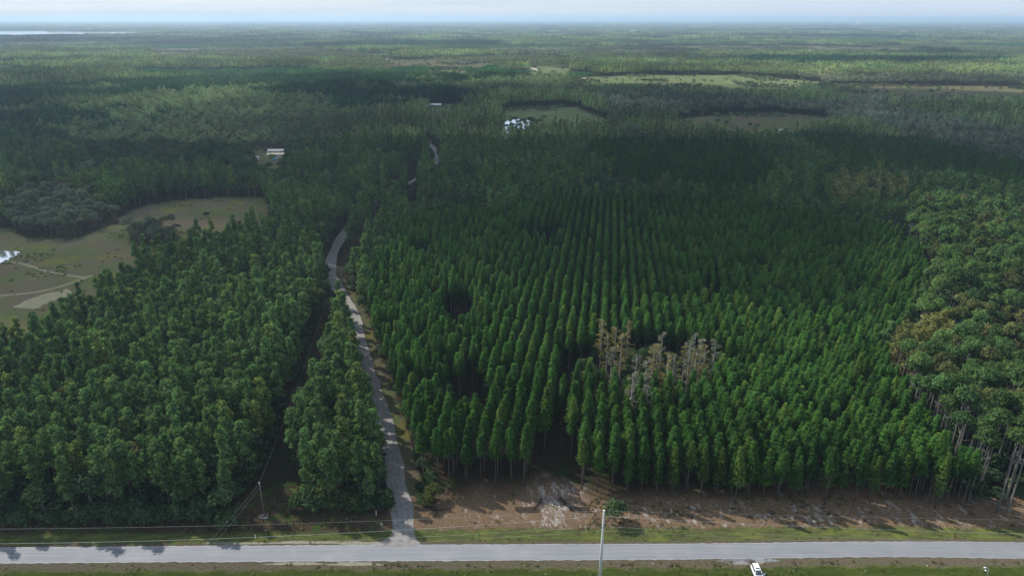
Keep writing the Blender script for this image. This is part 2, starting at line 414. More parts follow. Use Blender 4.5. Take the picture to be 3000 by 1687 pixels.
# ------------------------------------------------------------------ scattering (only for what is one "stuff" object)
src_col = bpy.data.collections.new('scatter_sources')
def scatter(name, meshes, pts, scl, idx, label_kind='stuff', zr=0.12, rot=None):
    n = len(pts)
    if n == 0: return None
    rng = np.random.default_rng(len(name) * 7 + n)
    P = np.zeros((n, 3), np.float32); P[:, :2] = pts
    me = bpy.data.meshes.new(name); me.vertices.add(n); me.vertices.foreach_set('co', P.ravel())
    for an, arr in (('scl', scl), ('rz', rng.random(n) * 6.283 if rot is None else rot), ('hz', 1 + rng.normal(size=n) * zr)):
        a = me.attributes.new(an, 'FLOAT', 'POINT'); a.data.foreach_set('value', np.asarray(arr, np.float32))
    a = me.attributes.new('vi', 'INT', 'POINT'); a.data.foreach_set('value', np.asarray(idx, np.int32))
    o = bpy.data.objects.new(name, me); link(o)
    ng = bpy.data.node_groups.new(name, 'GeometryNodeTree')
    ng.interface.new_socket('Geometry', in_out='INPUT', socket_type='NodeSocketGeometry')
    ng.interface.new_socket('Geometry', in_out='OUTPUT', socket_type='NodeSocketGeometry')
    gi = ng.nodes.new('NodeGroupInput'); go = ng.nodes.new('NodeGroupOutput')
    iop = ng.nodes.new('GeometryNodeInstanceOnPoints'); gti = ng.nodes.new('GeometryNodeGeometryToInstance')
    L = ng.links.new
    L(gi.outputs[0], iop.inputs['Points'])
    for me_ in reversed(meshes):
        so = bpy.data.objects.new(name + '_source', me_); src_col.objects.link(so)
        oi = ng.nodes.new('GeometryNodeObjectInfo'); oi.inputs['Object'].default_value = so
        oi.inputs['As Instance'].default_value = False
        L(oi.outputs['Geometry'], gti.inputs[0])
    L(gti.outputs[0], iop.inputs['Instance'])
    iop.inputs['Pick Instance'].default_value = True
    def na(nm, t='FLOAT'):
        q = ng.nodes.new('GeometryNodeInputNamedAttribute'); q.data_type = t; q.inputs['Name'].default_value = nm; return q.outputs['Attribute']
    L(na('vi', 'INT'), iop.inputs['Instance Index'])
    cr = ng.nodes.new('ShaderNodeCombineXYZ'); L(na('rz'), cr.inputs['Z'])
    etr = ng.nodes.new('FunctionNodeEulerToRotation'); L(cr.outputs[0], etr.inputs[0]); L(etr.outputs[0], iop.inputs['Rotation'])
    mz = ng.nodes.new('ShaderNodeMath'); mz.operation = 'MULTIPLY'; s1 = na('scl'); L(s1, mz.inputs[0]); L(na('hz'), mz.inputs[1])
    cs = ng.nodes.new('ShaderNodeCombineXYZ'); L(s1, cs.inputs['X']); L(s1, cs.inputs['Y']); L(mz.outputs[0], cs.inputs['Z'])
    L(cs.outputs[0], iop.inputs['Scale'])
    L(iop.outputs[0], go.inputs[0])
    md = o.modifiers.new('scatter', 'NODES'); md.node_group = ng
    tag(o, kind=label_kind)
    return o

# ================================================================== LAYOUT (world metres; camera above the origin, looking along +Y)
def near(pts, z=13.0): return [G(a, b, z) for a, b in pts]
def gnd(pts): return [G(a, b) for a, b in pts]
POND = gnd([(-90, 624), (0, 630), (49, 634), (30, 648), (0, 662), (-90, 690)])
MEADOW = gnd([(-260, 566), (0, 572), (60, 583), (180, 588), (300, 548), (360, 518), (480, 500), (600, 497), (668, 498)]) + \
    near([(690, 520), (640, 545), (570, 562), (470, 592), (400, 612), (330, 660), (250, 710), (180, 750), (110, 790), (0, 830), (-260, 900)], 16)
FIELD_B = gnd([(1262, 274), (1300, 271), (1380, 270), (1450, 270), (1490, 288), (1535, 303)]) + near([(1530, 309), (1460, 308), (1400, 307), (1345, 312), (1320, 318), (1262, 316)])
POND_B = gnd([(1268, 305), (1282, 302), (1330, 301.5)]) + near([(1326, 304), (1318, 307), (1300, 306), (1290, 312), (1268, 314)], 9)
FIELD_C = gnd([(1080, 266), (1160, 261), (1178, 270)]) + near([(1150, 277), (1080, 279)])
FIELD_D = gnd([(1690, 303), (1780, 291), (1950, 283), (2075, 296), (2090, 318)]) + near([(2000, 327), (1900, 330), (1820, 322), (1700, 312)])
FIELD_E = gnd([(1440, 195), (1600, 190), (1850, 189), (2065, 206), (2075, 220)]) + near([(1990, 230), (1850, 226), (1650, 214), (1480, 208)])
FIELD_F = gnd([(968, 150), (1090, 152), (1245, 158)]) + near([(1220, 163), (980, 159)])
FIELD_F2 = gnd([(1060, 178), (1190, 177)]) + near([(1180, 184), (1070, 184)])
FIELD_F3 = gnd([(1320, 164), (1440, 172)]) + near([(1430, 181), (1330, 180)])
FIELD_G = gnd([(350, 122), (510, 124)]) + near([(500, 131), (380, 133)])
FIELD_H = gnd([(1950, 113), (2320, 124)]) + near([(2290, 130), (2050, 128)])
FIELD_I = gnd([(950, 128), (985, 128), (985, 147)]) + near([(960, 150)])
HEATH = gnd([(2080, 214), (2560, 218), (2620, 232)]) + near([(2560, 248), (2090, 238)])
YARD = gnd([(634, 376), (720, 374), (728, 392)]) + near([(718, 402), (636, 402)], 11)
YARD2 = gnd([(1075, 260), (1110, 259)]) + near([(1108, 266), (1078, 267)])
YOUNG_A = gnd([(985, 165), (1270, 168)]) + near([(1270, 176), (1000, 178)], 4)
YOUNG_B = gnd([(330, 180), (830, 176)]) + near([(830, 196), (560, 200), (330, 196)], 6)
SCRUB = gnd([(400, 132), (800, 126), (960, 140), (960, 160), (700, 162), (380, 150)])
SUNPINE = gnd([(1500, 178), (2576, 165), (2700, 200), (2100, 205), (1860, 188), (1500, 194)])
LAKE = gnd([(-420, 76), (0, 77.5), (180, 78.5), (345, 80), (392, 83), (360, 86.5), (260, 89.5), (170, 91.5), (90, 93.5), (-420, 96)])
OPEN = [MEADOW, FIELD_B, FIELD_C, FIELD_D, FIELD_E, FIELD_F, FIELD_F2, FIELD_F3, FIELD_G, FIELD_H, FIELD_I, HEATH, YARD, YARD2]
GREENF = [FIELD_B, FIELD_C, FIELD_E, FIELD_F2, FIELD_F3, FIELD_I]

TRACK = smooth_line([GS(1170, 1600), GS(1181, 1554), GS(1175, 1476), GS(1157, 1399), GS(1146, 1321), GS(1116, 1210), GS(1091, 1127), GS(1083, 1103),
         GS(1058, 1026), GS(1042, 948), GS(1009, 874), GS(982, 832), GS(968, 790), GS(975, 745), GS(1004, 690), GS(1036, 648), GS(1105, 585), GS(1190, 540), GS(1223, 522),
         GS(1262, 495), GS(1281, 466), GS(1272, 436), GS(1250, 415)], 6)
LINE0 = GS(775, 1510); LINE1 = G(1001, 862 / K); LINE2 = (-84, 500); LINE3 = (-84, 640)
CUT = [(LINE0[0] - 2, 132), LINE0, (-72, 215), (-82, 296), LINE2, LINE3]

PLANT = near([(1046, 1300), (1000, 1120), (950, 930), (915, 760), (935, 650), (1010, 545), (1240, 520), (1400, 484), (1700, 484), (1980, 528), (2150, 545), (2290, 580),
              (2345, 650), (2290, 790), (2215, 860), (2290, 960), (2400, 1080), (2560, 1170), (2800, 1300)], 16) + [(190, 144), (-30, 144)]
PLANT2 = near([(1500, 350), (1700, 342), (1900, 365), (1960, 430), (1900, 480), (1740, 470), (1560, 440), (1460, 385)], 14)
PLANT3 = near([(1950, 332), (2080, 328), (2300, 345), (2576, 400), (2700, 440), (2576, 480), (2300, 430), (2080, 400)], 14)
TALL = near([(2360, 650), (2310, 560), (2230, 520), (2400, 505), (2576, 540), (2850, 600), (2900, 1350), (2640, 1180), (2440, 1060), (2330, 950), (2230, 850), (2310, 780)], 22)
HARDW = near([(1010, 470), (1200, 425), (1450, 400), (1700, 470), (1960, 440), (2080, 450), (2290, 470), (2300, 530), (1980, 515), (1700, 480), (1400, 482), (1240, 515), (1020, 540)], 14)
GOLDS = [near([(2240, 815), (2330, 785), (2400, 800), (2420, 850), (2350, 880), (2250, 870)], 20), near([(2470, 800), (2600, 780), (2640, 830), (2480, 840)], 20)]
TANS = near([(2080, 455), (2150, 440), (2270, 455), (2290, 490), (2180, 500), (2100, 490)], 16)
CYPC = (46.0, 208.0)
HOMES = near([(170, 250), (480, 215), (830, 235), (900, 330), (830, 380), (600, 440), (250, 410), (150, 330)], 14)
CLUMP = near([(30, 500), (80, 475), (180, 472), (240, 500), (300, 535), (180, 578), (60, 575), (0, 545)], 6)
CLUMP2 = near([(315, 580), (345, 555), (440, 560), (450, 590), (400, 602), (330, 602)], 4)
HOLES = [(G(1372, 640)[0], G(1372, 640)[1], 11, 15), (*G(1150, 840), 8, 16), (*G(1175, 1055), 8, 14), (*G(1790, 790), 6, 11), (*G(1490, 670), 5, 9), (*G(1060, 690), 6, 10),
         (*G(1440, 985), 3.4, 12)]

GAPS = [gnd([(1080, 372), (1092, 364), (1108, 398)]) + near([(1108, 412), (1084, 408)], 19), gnd([(1028, 458), (1055, 442), (1060, 450)]) + near([(1044, 478), (1020, 478)], 19),
        gnd([(884, 548), (897, 543), (880, 580), (856, 640), (832, 640), (850, 600)]) + near([(832, 662), (866, 652)], 19)]
def voro(X, Y, s, seed):
    gx = np.floor(X / s); gy = np.floor(Y / s); best = np.full(X.shape, 1e18); val = np.zeros(X.shape)
    def h(a, b, k):
        v = np.sin(a * 127.1 + b * 311.7 + (seed + k) * 74.7) * 43758.5453; return v - np.floor(v)
    for i in (-1, 0, 1):
        for j in (-1, 0, 1):
            cx = gx + i; cy = gy + j
            d = (X - (cx + h(cx, cy, 1)) * s) ** 2 + (Y - (cy + h(cx, cy, 2)) * s) ** 2
            m = d < best; best = np.where(m, d, best); val = np.where(m, h(cx, cy, 3), val)
    return val
T_OPEN, T_WILD, T_TALL, T_LEAF, T_GREY, T_GOLD, T_ROW, T_YOUNG, T_BRUSH, T_WATER, T_DARK = range(11)
def classify(X, Y):
    """what grows at each ground point"""
    X = np.asarray(X, float); Y = np.asarray(Y, float)
    T = np.full(X.shape, T_WILD)
    n1 = vnoise(X, Y, 90, 3) * .6 + vnoise(X, Y, 34, 4) * .4
    T[(n1 > .63) & (Y > 480)] = T_LEAF
    n2 = vnoise(X, Y, 60, 8)
    T[(n2 > .86) & (Y > 500)] = T_GREY
    far = Y > 1500
    wx = X + 160 * (vnoise(X, Y, 400, 5) - .5); wy = Y + 160 * (vnoise(X, Y, 400, 6) - .5)
    v = voro(wx / 1.6, wy, 430, 11)
    tf = np.select([v < .34, v < .48, v < .62, v < .72, v < .80, v < .88], [T_WILD, T_LEAF, T_YOUNG, T_DARK, T_GREY, T_BRUSH], T_OPEN)
    T = np.where(far, tf, T)
    mid = (Y > 620) & (Y <= 1500)
    tm = np.select([v < .38, v < .58, v < .80, v < .9], [T_WILD, T_LEAF, T_DARK, T_GREY], T_WILD)
    T = np.where(mid, np.where(n1 > .66, T_LEAF, tm), T)
    T[pip(SUNPINE, X, Y)] = T_WILD
    T[pip(SCRUB, X, Y)] = T_BRUSH
    T[pip(HARDW, X, Y) & (n1 > .34)] = T_LEAF
    T[pip(HOMES, X, Y) & (n1 > .30)] = T_LEAF
    # the wet wood beyond the fields on the right: greyer and browner
    cyb = (X > 120) & (Y > 560) & (Y < 1500) & (vnoise(X, Y, 130, 21) > .42)
    T[cyb & ~pip(FIELD_D, X, Y)] = T_GREY
    T[pip(PLANT2, X, Y)] = T_YOUNG + 20; T[pip(PLANT3, X, Y)] = T_YOUNG + 20
    T[pip(PLANT, X, Y)] = T_ROW
    T[pip(TALL, X, Y)] = T_TALL
    for g in GOLDS: T[pip(g, X, Y)] = T_GOLD
    T[pip(TANS, X, Y) & (vnoise(X, Y, 12, 9) > .4)] = T_GOLD
    T[pip(YOUNG_A, X, Y) | pip(YOUNG_B, X, Y)] = T_YOUNG
    T[T == T_YOUNG + 20] = T_DARK
    T[((X - CYPC[0]) / 24) ** 2 + ((Y - CYPC[1]) / 19) ** 2 < 1 + .5 * (vnoise(X, Y, 9, 2) - .5)] = T_BRUSH + 40
    for p in OPEN: T[pip(p, X, Y)] = T_OPEN
    T[pip(CLUMP, X, Y)] = T_GREY; T[pip(CLUMP2, X, Y)] = T_GREY
    T[T == T_BRUSH + 40] = 12
    for p in (POND, POND_B, LAKE): T[pip(p, X, Y)] = T_WATER
    # front edges of the woods, tracks and the power-line cut
    d = segdist(TRACK, X, Y)
    tx = np.interp(Y, [p[1] for p in sorted(TRACK, key=lambda q: q[1])], [p[0] for p in sorted(TRACK, key=lambda q: q[1])])
    side = X - tx
    T[(d < np.where((Y > 450) & (Y < 710), 4.8, 4.0))] = 13
    T[(side > 0) & (side < 6.8) & (Y < 440)] = 13
    dc = segdist(CUT, X, Y)
    T[(dc < 5.2) & (Y < 640)] = 13
    for p in GAPS: T[pip(p, X, Y)] = 13
    T[(Y < 162) & (X > LINE0[0] - 7) & (X < LINE0[0] + 8.5) & (Y < 150 + (X - LINE0[0]) * .6 + 6)] = 13
    front = np.where(X < -68, 140.5, np.where(X < -25, 144.5, np.interp(X, [-30, 0, 25, 60, 120], [156, 155.5, 151.5, 149, 145.5]))) + 2.0 * (vnoise(X, X * 0, 9, 5) - .5)
    T[Y < front] = 13
    return T

# ------------------------------------------------------------------ ground sheet
ROADTOP = [GS(-300, 1604), GS(0, 1602), GS(500, 1598.5), GS(1000, 1595.5), GS(1500, 1593), GS(2000, 1591), GS(2600, 1585), GS(3000, 1588), GS(3300, 1592)]
ROADBOT = [GS(-300, 1653), GS(0, 1650), GS(500, 1646), GS(1000, 1643.5), GS(1500, 1641), GS(2000, 1638), GS(2600, 1631), GS(3000, 1636), GS(3300, 1641)]
def rmid(x): return (np.interp(x, [p[0] for p in ROADTOP], [p[1] for p in ROADTOP]) + np.interp(x, [p[0] for p in ROADBOT], [p[1] for p in ROADBOT])) / 2
ys = [20.0]
while ys[-1] < 60000: ys.append(ys[-1] + max(.9, (ys[-1]) * .0105))
ys = np.array([-400., -100., 0.] + ys); nx = 320
uu = np.linspace(-1, 1, nx)
Yg = np.repeat(ys[:, None], nx, 1); Xg = uu[None, :] * (np.maximum(Yg, 110) * 1.05 + 40)
XX = Xg.ravel(); YY = Yg.ravel()
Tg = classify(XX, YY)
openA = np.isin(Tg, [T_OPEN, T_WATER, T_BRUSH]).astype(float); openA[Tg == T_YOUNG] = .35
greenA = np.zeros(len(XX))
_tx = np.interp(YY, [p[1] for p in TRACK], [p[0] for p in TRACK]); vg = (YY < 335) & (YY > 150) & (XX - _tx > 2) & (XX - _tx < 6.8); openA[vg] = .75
for p in GREENF: greenA[pip(p, XX, YY)] = 1
for p in (POND, POND_B, LAKE): pass
ny = len(ys)
idx = np.arange(ny * nx).reshape(ny, nx)
Fq = np.stack([idx[:-1, :-1], idx[:-1, 1:], idx[1:, 1:], idx[1:, :-1]], -1).reshape(-1, 4)
gm = new_mat('ground'); m, nt, out = gm
geo = N(nt, 'ShaderNodeNewGeometry'); pos = geo.outputs['Position']
sx = N(nt, 'ShaderNodeSeparateXYZ'); nt.links.new(pos, sx.inputs[0]); px, py = sx.outputs[0], sx.outputs[1]
A_ = lambda n: N(nt, 'ShaderNodeAttribute', attribute_name=n).outputs['Fac']
n_big = noise(nt, .035, 4, pos); n_mid = noise(nt, .22, 5, pos); n_fine = noise(nt, 1.6, 6, pos, .7); n_vf = noise(nt, 6.0, 4, pos, .7)
mpn = N(nt, 'ShaderNodeMapping'); mpn.inputs['Scale'].default_value = (.25, 1.0, 1); nt.links.new(pos, mpn.inputs[0])
n_str = noise(nt, .8, 5, mpn.outputs[0], .65)
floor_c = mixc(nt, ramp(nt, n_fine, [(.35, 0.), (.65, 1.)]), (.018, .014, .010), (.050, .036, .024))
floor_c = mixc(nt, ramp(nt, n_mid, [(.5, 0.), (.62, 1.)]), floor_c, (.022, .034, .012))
mead = mixc(nt, ramp(nt, n_mid, [(.38, 0.), (.62, 1.)]), (.125, .120, .062), (.110, .140, .052))
mead = mixc(nt, ramp(nt, n_big, [(.40, 0.), (.6, 1.)]), mead, (.150, .118, .085))
mead = mixc(nt, math_(nt, 'MULTIPLY', ramp(nt, noise(nt, .045, 6, pos, .7), [(.54, 0.), (.62, 1.)]), .75), mead, (.175, .165, .030))
mead = mixc(nt, ramp(nt, noise(nt, .10, 5, pos, .6), [(.66, 0.), (.74, 1.)]), mead, (.23, .20, .16))
mead = mixc(nt, ramp(nt, n_fine, [(.3, .55), (.6, 0.)]), mead, (.035, .040, .016))
gf = mixc(nt, n_mid, (.105, .145, .055), (.150, .175, .078))
gf = mixc(nt, ramp(nt, n_big, [(.5, 0.), (.7, 1.)]), gf, (.21, .20, .11))
opn = mixc(nt, A_('green'), mead, gf)
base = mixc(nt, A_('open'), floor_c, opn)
# roadside bands by distance from the road's centre
rd = math_(nt, 'ADD', A_('rd'), math_(nt, 'MULTIPLY', math_(nt, 'SUBTRACT', n_mid, .5), 3.2))
rd2 = math_(nt, 'ADD', rd, math_(nt, 'MULTIPLY', math_(nt, 'SUBTRACT', n_fine, .5), 1.6))
grass = mixc(nt, ramp(nt, n_fine, [(.3, 0.), (.7, 1.)]), (.068, .088, .028), (.130, .150, .048))
grass = mixc(nt, ramp(nt, n_str, [(.40, 0.), (.6, 1.)]), grass, (.052, .060, .020))
grass = mixc(nt, ramp(nt, noise(nt, .12, 5, pos), [(.5, 0.), (.7, .8)]), grass, (.140, .150, .035))
dry = mixc(nt, ramp(nt, n_fine, [(.3, 0.), (.7, 1.)]), (.060, .050, .034), (.150, .125, .088))
dry = mixc(nt, ramp(nt, n_str, [(.5, 0.), (.7, .6)]), dry, (.075, .095, .03))
straw = mixc(nt, ramp(nt, n_fine, [(.28, 0.), (.7, 1.)]), (.085, .056, .036), (.265, .180, .112))
straw = mixc(nt, ramp(nt, n_vf, [(.35, .35), (.7, 0.)]), straw, (.03, .018, .012))
straw = mixc(nt, ramp(nt, noise(nt, .5, 4, pos), [(.60, 0.), (.70, .5)]), straw, (.14, .13, .04))
mp2 = N(nt, 'ShaderNodeMapping'); mp2.inputs['Rotation'].default_value = (0, 0, R(42)); mp2.inputs['Scale'].default_value = (1, .55, 1); nt.links.new(pos, mp2.inputs[0])
sandn = noise(nt, .42, 9, mp2.outputs[0], .78)
gapm = A_('sand')
sandf = ramp(nt, math_(nt, 'ADD', sandn, math_(nt, 'MULTIPLY', gapm, .16)), [(.57, 0.), (.66, .8)])
sandc = mixc(nt, n_vf, (.28, .25, .23), (.46, .43, .41))
straw = mixc(nt, sandf, straw, sandc)
# far verge
inplant = maprange(nt, px, -34, -27)
verge = mixc(nt, maprange(nt, rd2, 3.2, 4.0), dry, grass)
verge = mixc(nt, math_(nt, 'MULTIPLY', maprange(nt, n_str, .48, .62), .5), verge, dry)
leftfloor = mixc(nt, ramp(nt, n_fine, [(.4, 0.), (.62, 1.)]), (.035, .028, .018), (.085, .062, .042))
leftfloor = mixc(nt, ramp(nt, n_mid, [(.5, 0.), (.62, 1.)]), leftfloor, (.045, .070, .018))
beyond = mixc(nt, inplant, leftfloor, straw)
farband = mixc(nt, maprange(nt, math_(nt, 'SUBTRACT', rd2, math_(nt, 'MULTIPLY', inplant, .8)), 6.6, 8.2), verge, beyond)
farband = mixc(nt, maprange(nt, math_(nt, 'SUBTRACT', math_(nt, 'ADD', A_('rd'), math_(nt, 'MULTIPLY', math_(nt, 'SUBTRACT', n_big, .5), 22.)), math_(nt, 'MULTIPLY', gapm, 13.)), 14, 28), farband, base)  # dark floor colour brought forward to paint in shade under the crowns
# near verge (camera side)
nrd = math_(nt, 'MULTIPLY', rd2, -1.)
nearband = mixc(nt, maprange(nt, nrd, 4.6, 6.0), dry, grass)
nearband = mixc(nt, math_(nt, 'MULTIPLY', math_(nt, 'MULTIPLY', maprange(nt, nrd, 5.2, 6.2), maprange(nt, nrd, 9, 7.6)), .7), nearband, (.040, .058, .010))
col = mixc(nt, math_(nt, 'GREATER_THAN', A_('rd'), 0.), nearband, farband)
bs = N(nt, 'ShaderNodeBsdfDiffuse', Roughness=.6); nt.links.new(col, bs.inputs['Color'])
bp = N(nt, 'ShaderNodeBump', Strength=.8, Distance=.35); nt.links.new(math_(nt, 'ADD', n_fine, math_(nt, 'MULTIPLY', n_vf, .5)), bp.inputs['Height']); nt.links.new(bp.outputs[0], bs.inputs['Normal'])
nt.links.new(bs.outputs[0], out.inputs['Surface'])
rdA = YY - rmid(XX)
gapX = 12 + (YY - 150) * .139
sandA = .8 * np.exp(-((XX - gapX) / 7.0) ** 2) * np.clip(1 - np.abs(YY - 155) / 22, 0, 1) * (.5 + vnoise(XX, YY, 4, 77)) + .25 * np.exp(-((YY - 144) / 6) ** 2) * (XX > 8) + .5 * np.exp(-((XX - 78) / 3) ** 2 - ((YY - 141) / 4) ** 2)
ZZ = np.where((rdA > -11) & (rdA < -5.5), -.5 * np.sin((rdA + 5.5) / 5.5 * -np.pi) ** 2, 0) + np.where((rdA > 4.5) & (rdA < 9.5), -.35 * np.sin((rdA - 4.5) / 5 * np.pi) ** 2, 0)
ZZ = np.where(np.abs(XX) < 300, ZZ, 0) * (YY < 160) * (segdist(TRACK, XX, YY) > 5)
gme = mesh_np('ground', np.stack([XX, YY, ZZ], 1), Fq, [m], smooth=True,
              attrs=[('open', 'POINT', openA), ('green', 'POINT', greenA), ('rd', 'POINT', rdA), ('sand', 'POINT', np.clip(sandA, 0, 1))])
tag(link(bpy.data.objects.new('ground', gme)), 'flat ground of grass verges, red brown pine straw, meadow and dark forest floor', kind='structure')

# ------------------------------------------------------------------ paved road
def strip(name, left, right, z, mat, rows=6, sub=None):
    V = []; F = []; U = []
    for i, (a, b) in enumerate(zip(left, right)):
        for k in range(rows + 1):
            t = k / rows; V.append((a[0] + (b[0] - a[0]) * t, a[1] + (b[1] - a[1]) * t, z + .04 * math.sin(math.pi * t))); U.append(t)
    r = rows + 1
    for i in range(len(left) - 1):
        for k in range(rows): F.append((i * r + k, i * r + k + 1, (i + 1) * r + k + 1, (i + 1) * r + k))
    me = mesh_np(name, V, F, [mat], smooth=True, attrs=[('u', 'POINT', U)])
    o = bpy.data.objects.new(name, me); link(o); return o
m, nt, out = new_mat('asphalt')
pos = N(nt, 'ShaderNodeNewGeometry').outputs['Position']; u = N(nt, 'ShaderNodeAttribute', attribute_name='u').outputs['Fac']
mpn = N(nt, 'ShaderNodeMapping'); mpn.inputs['Scale'].default_value = (.03, 1.0, 1); nt.links.new(pos, mpn.inputs[0])
st = noise(nt, 1.7, 5, mpn.outputs[0], .6); fn = noise(nt, 7, 4, pos, .7); bg = noise(nt, .12, 4, pos)
c = mixc(nt, ramp(nt, st, [(.35, 0.), (.65, 1.)]), (.140, .146, .162), (.182, .188, .205))
wt = math_(nt, 'ABSOLUTE', math_(nt, 'SINE', math_(nt, 'MULTIPLY', u, 12.57)))
c = mixc(nt, math_(nt, 'MULTIPLY', wt, .22), c, (.13, .135, .15))
c = mixc(nt, ramp(nt, fn, [(.25, .35), (.5, 0.)]), c, (.18, .18, .19))
c = mixc(nt, ramp(nt, bg, [(.5, 0.), (.75, .35)]), c, (.25, .25, .25))
edge = math_(nt, 'ABSOLUTE', math_(nt, 'SUBTRACT', u, .5))
line = math_(nt, 'MULTIPLY', math_(nt, 'MULTIPLY', math_(nt, 'GREATER_THAN', edge, .462), math_(nt, 'LESS_THAN', edge, .484)), ramp(nt, noise(nt, .9, 5, pos, .7), [(.35, .05), (.6, .75)]))
c = mixc(nt, line, c, (.36, .36, .36))
c = mixc(nt, math_(nt, 'MULTIPLY', math_(nt, 'GREATER_THAN', edge, .490), ramp(nt, noise(nt, .35, 4, pos), [(.45, 0.), (.55, .8)])), c, (.06, .055, .05))
b_ = N(nt, 'ShaderNodeBsdfPrincipled', Roughness=.85); nt.links.new(c, b_.inputs['Base Color'])
nt.links.new(b_.outputs[0], out.inputs['Surface'])
M['asphalt'] = m
def resample(pts, xs): return [(x, float(np.interp(x, [p[0] for p in pts], [p[1] for p in pts]))) for x in xs]
xs = np.linspace(-420, 420, 841)
def bez(pts):
    P = smooth_line(pts, 10); return P
rt = resample(bez(ROADTOP), xs); rb = resample(bez(ROADBOT), xs)
rt = [(a, b + .10 * math.sin(a * 2.1) * math.sin(a * .37) + random.Random(int(a * 7)).uniform(-.07, .07)) for a, b in rt]; rb = [(a, b + .12 * math.sin(a * 1.7) * math.sin(a * .29) + random.Random(int(a * 11)).uniform(-.09, .09)) for a, b in rb]
tag(strip('road', rt, rb, .02, M['asphalt'], 8), 'pale grey two lane paved road', kind='structure')
# ------------------------------------------------------------------ dirt road
m, nt, out = new_mat('dirt')
pos = N(nt, 'ShaderNodeNewGeometry').outputs['Position']; u = N(nt, 'ShaderNodeAttribute', attribute_name='u').outputs['Fac']
n1 = noise(nt, .7, 6, pos, .7); n2 = noise(nt, 3.5, 4, pos, .7); n3 = noise(nt, .15, 4, pos)
c = mixc(nt, ramp(nt, n1, [(.35, 0.), (.65, 1.)]), (.100, .093, .088), (.215, .203, .195))
c = mixc(nt, ramp(nt, n2, [(.3, .5), (.55, 0.)]), c, (.095, .085, .078))
c = mixc(nt, ramp(nt, n3, [(.5, 0.), (.7, .6)]), c, (.20, .19, .182))
wt = math_(nt, 'POWER', math_(nt, 'ABSOLUTE', math_(nt, 'SINE', math_(nt, 'MULTIPLY', u, 12.57))), 3.)
c = mixc(nt, math_(nt, 'MULTIPLY', wt, .45), c, (.20, .192, .186))
b_ = N(nt, 'ShaderNodeBsdfPrincipled', Roughness=.95); nt.links.new(c, b_.inputs['Base Color'])
bp = N(nt, 'ShaderNodeBump', Strength=.6, Distance=.2); nt.links.new(n1, bp.inputs['Height']); nt.links.new(bp.outputs[0], b_.inputs['Normal'])
nt.links.new(b_.outputs[0], out.inputs['Surface']); M['dirt'] = m
L_, R_ = [], []
rng = random.Random(4)
for i, p in enumerate(TRACK):
    a = np.array(TRACK[max(0, i - 1)]); b = np.array(TRACK[min(len(TRACK) - 1, i + 1)]); t = (b - a) / np.hypot(*(b - a)); nrm = np.array([t[1], -t[0]])
    w = 2.75 + .35 * math.sin(i * .7) + rng.uniform(-.15, .15); D = p[1]
    wl = w + 4.6 * math.exp(-max(0, D - 132.3) / 1.6); wr = w + 3.6 * math.exp(-max(0, D - 132.3) / 1.8)
    if D < 132.2: wl, wr = 8.0, 6.2
    if D > 430: wl *= .8; wr *= .8
    L_.append(tuple(np.array(p) - nrm * wl)); R_.append(tuple(np.array(p) + nrm * wr))
tag(strip('dirt_road', L_, R_, .008, M['dirt'], 8), 'pale sandy dirt road running back between the woods', kind='structure')
# pavement apron for the car, sandy shoulder
def blobpoly(name, cx, cy, rx, ry, z, mat, seed, n=40, lab=None):
    rg = random.Random(seed); V = [(cx, cy, z)]; ph = [rg.random() * 6.28 for _ in range(4)]
    for i in range(n):
        a = 2 * math.pi * i / n; k = 1 + .14 * math.sin(3 * a + ph[0]) + .10 * math.sin(5 * a + ph[1]) + .07 * math.sin(9 * a + ph[2])
        V.append((cx + math.cos(a) * rx * k, cy + math.sin(a) * ry * k, z))
    me = mesh_np(name, V, [(0, i + 1, (i + 1) % n + 1) for i in range(n)], [mat])
    return tag(link(bpy.data.objects.new(name, me)), lab, kind='structure')
ax, ay = GS(2185, 1640)
blobpoly('pavement', ax, ay, 7.0, 1.0, .012, M['asphalt'], 3, lab='rough asphalt apron where the grass drive meets the road')
M['sand'] = simple('sand', (.20, .18, .145), (.115, .108, .075), 1.5, .95)
for i, (qx, qy, rx, ry) in enumerate([(2180, 1646, 4.2, .8), (870, 1650, 7, .45), (1040, 1651, 6, .6), (900, 1588, 10, .5), (1060, 1590, 7, .6), (700, 1590, 9, .35)]):
    x, y = GS(qx, qy); blobpoly('sandy_ground', x, y, rx, ry, .004 + .001 * i, M['sand'], i + 9, lab='pale sandy strip beside the paved road')
x, y = GS(772, 1511); blobpoly('sandy_ground', x, y, 1.3, 1.1, .01, simple('white_sand', (.36, .35, .35), (.22, .20, .19), 3, .9), 5, lab='white sand at the foot of the wooden pole')

# ------------------------------------------------------------------ water and meadow paths
m, nt, out = new_mat('water')
b_ = N(nt, 'ShaderNodeBsdfPrincipled', Roughness=.06); b_.inputs['Base Color'].default_value = (.10, .12, .13, 1); b_.inputs['IOR'].default_value = 1.6; b_.inputs['Metallic'].default_value = .9
b_.inputs['Base Color'].default_value = (.86, .90, .95, 1)
w_ = noise(nt, .8, 3, N(nt, 'ShaderNodeNewGeometry').outputs['Position']); bp = N(nt, 'ShaderNodeBump', Strength=.05, Distance=.1); nt.links.new(w_, bp.inputs['Height']); nt.links.new(bp.outputs[0], b_.inputs['Normal'])
nt.links.new(b_.outputs[0], out.inputs['Surface']); M['water'] = m
for nm, poly, z, lb in (('pond', POND, .05, 'bright pond at the edge of the open meadow'), ('pond', POND_B, .1, 'bright pond behind trees below the green field'), ('lake', LAKE, .8, 'large pale lake on the horizon')):
    P = smooth_line(poly + [poly[0]], 4)[:-1]
    me = mesh_np(nm, [(a, b, z) for a, b in P], [tuple(range(len(P)))], [M['water']])
    tag(link(bpy.data.objects.new(nm, me)), lb, kind='structure')
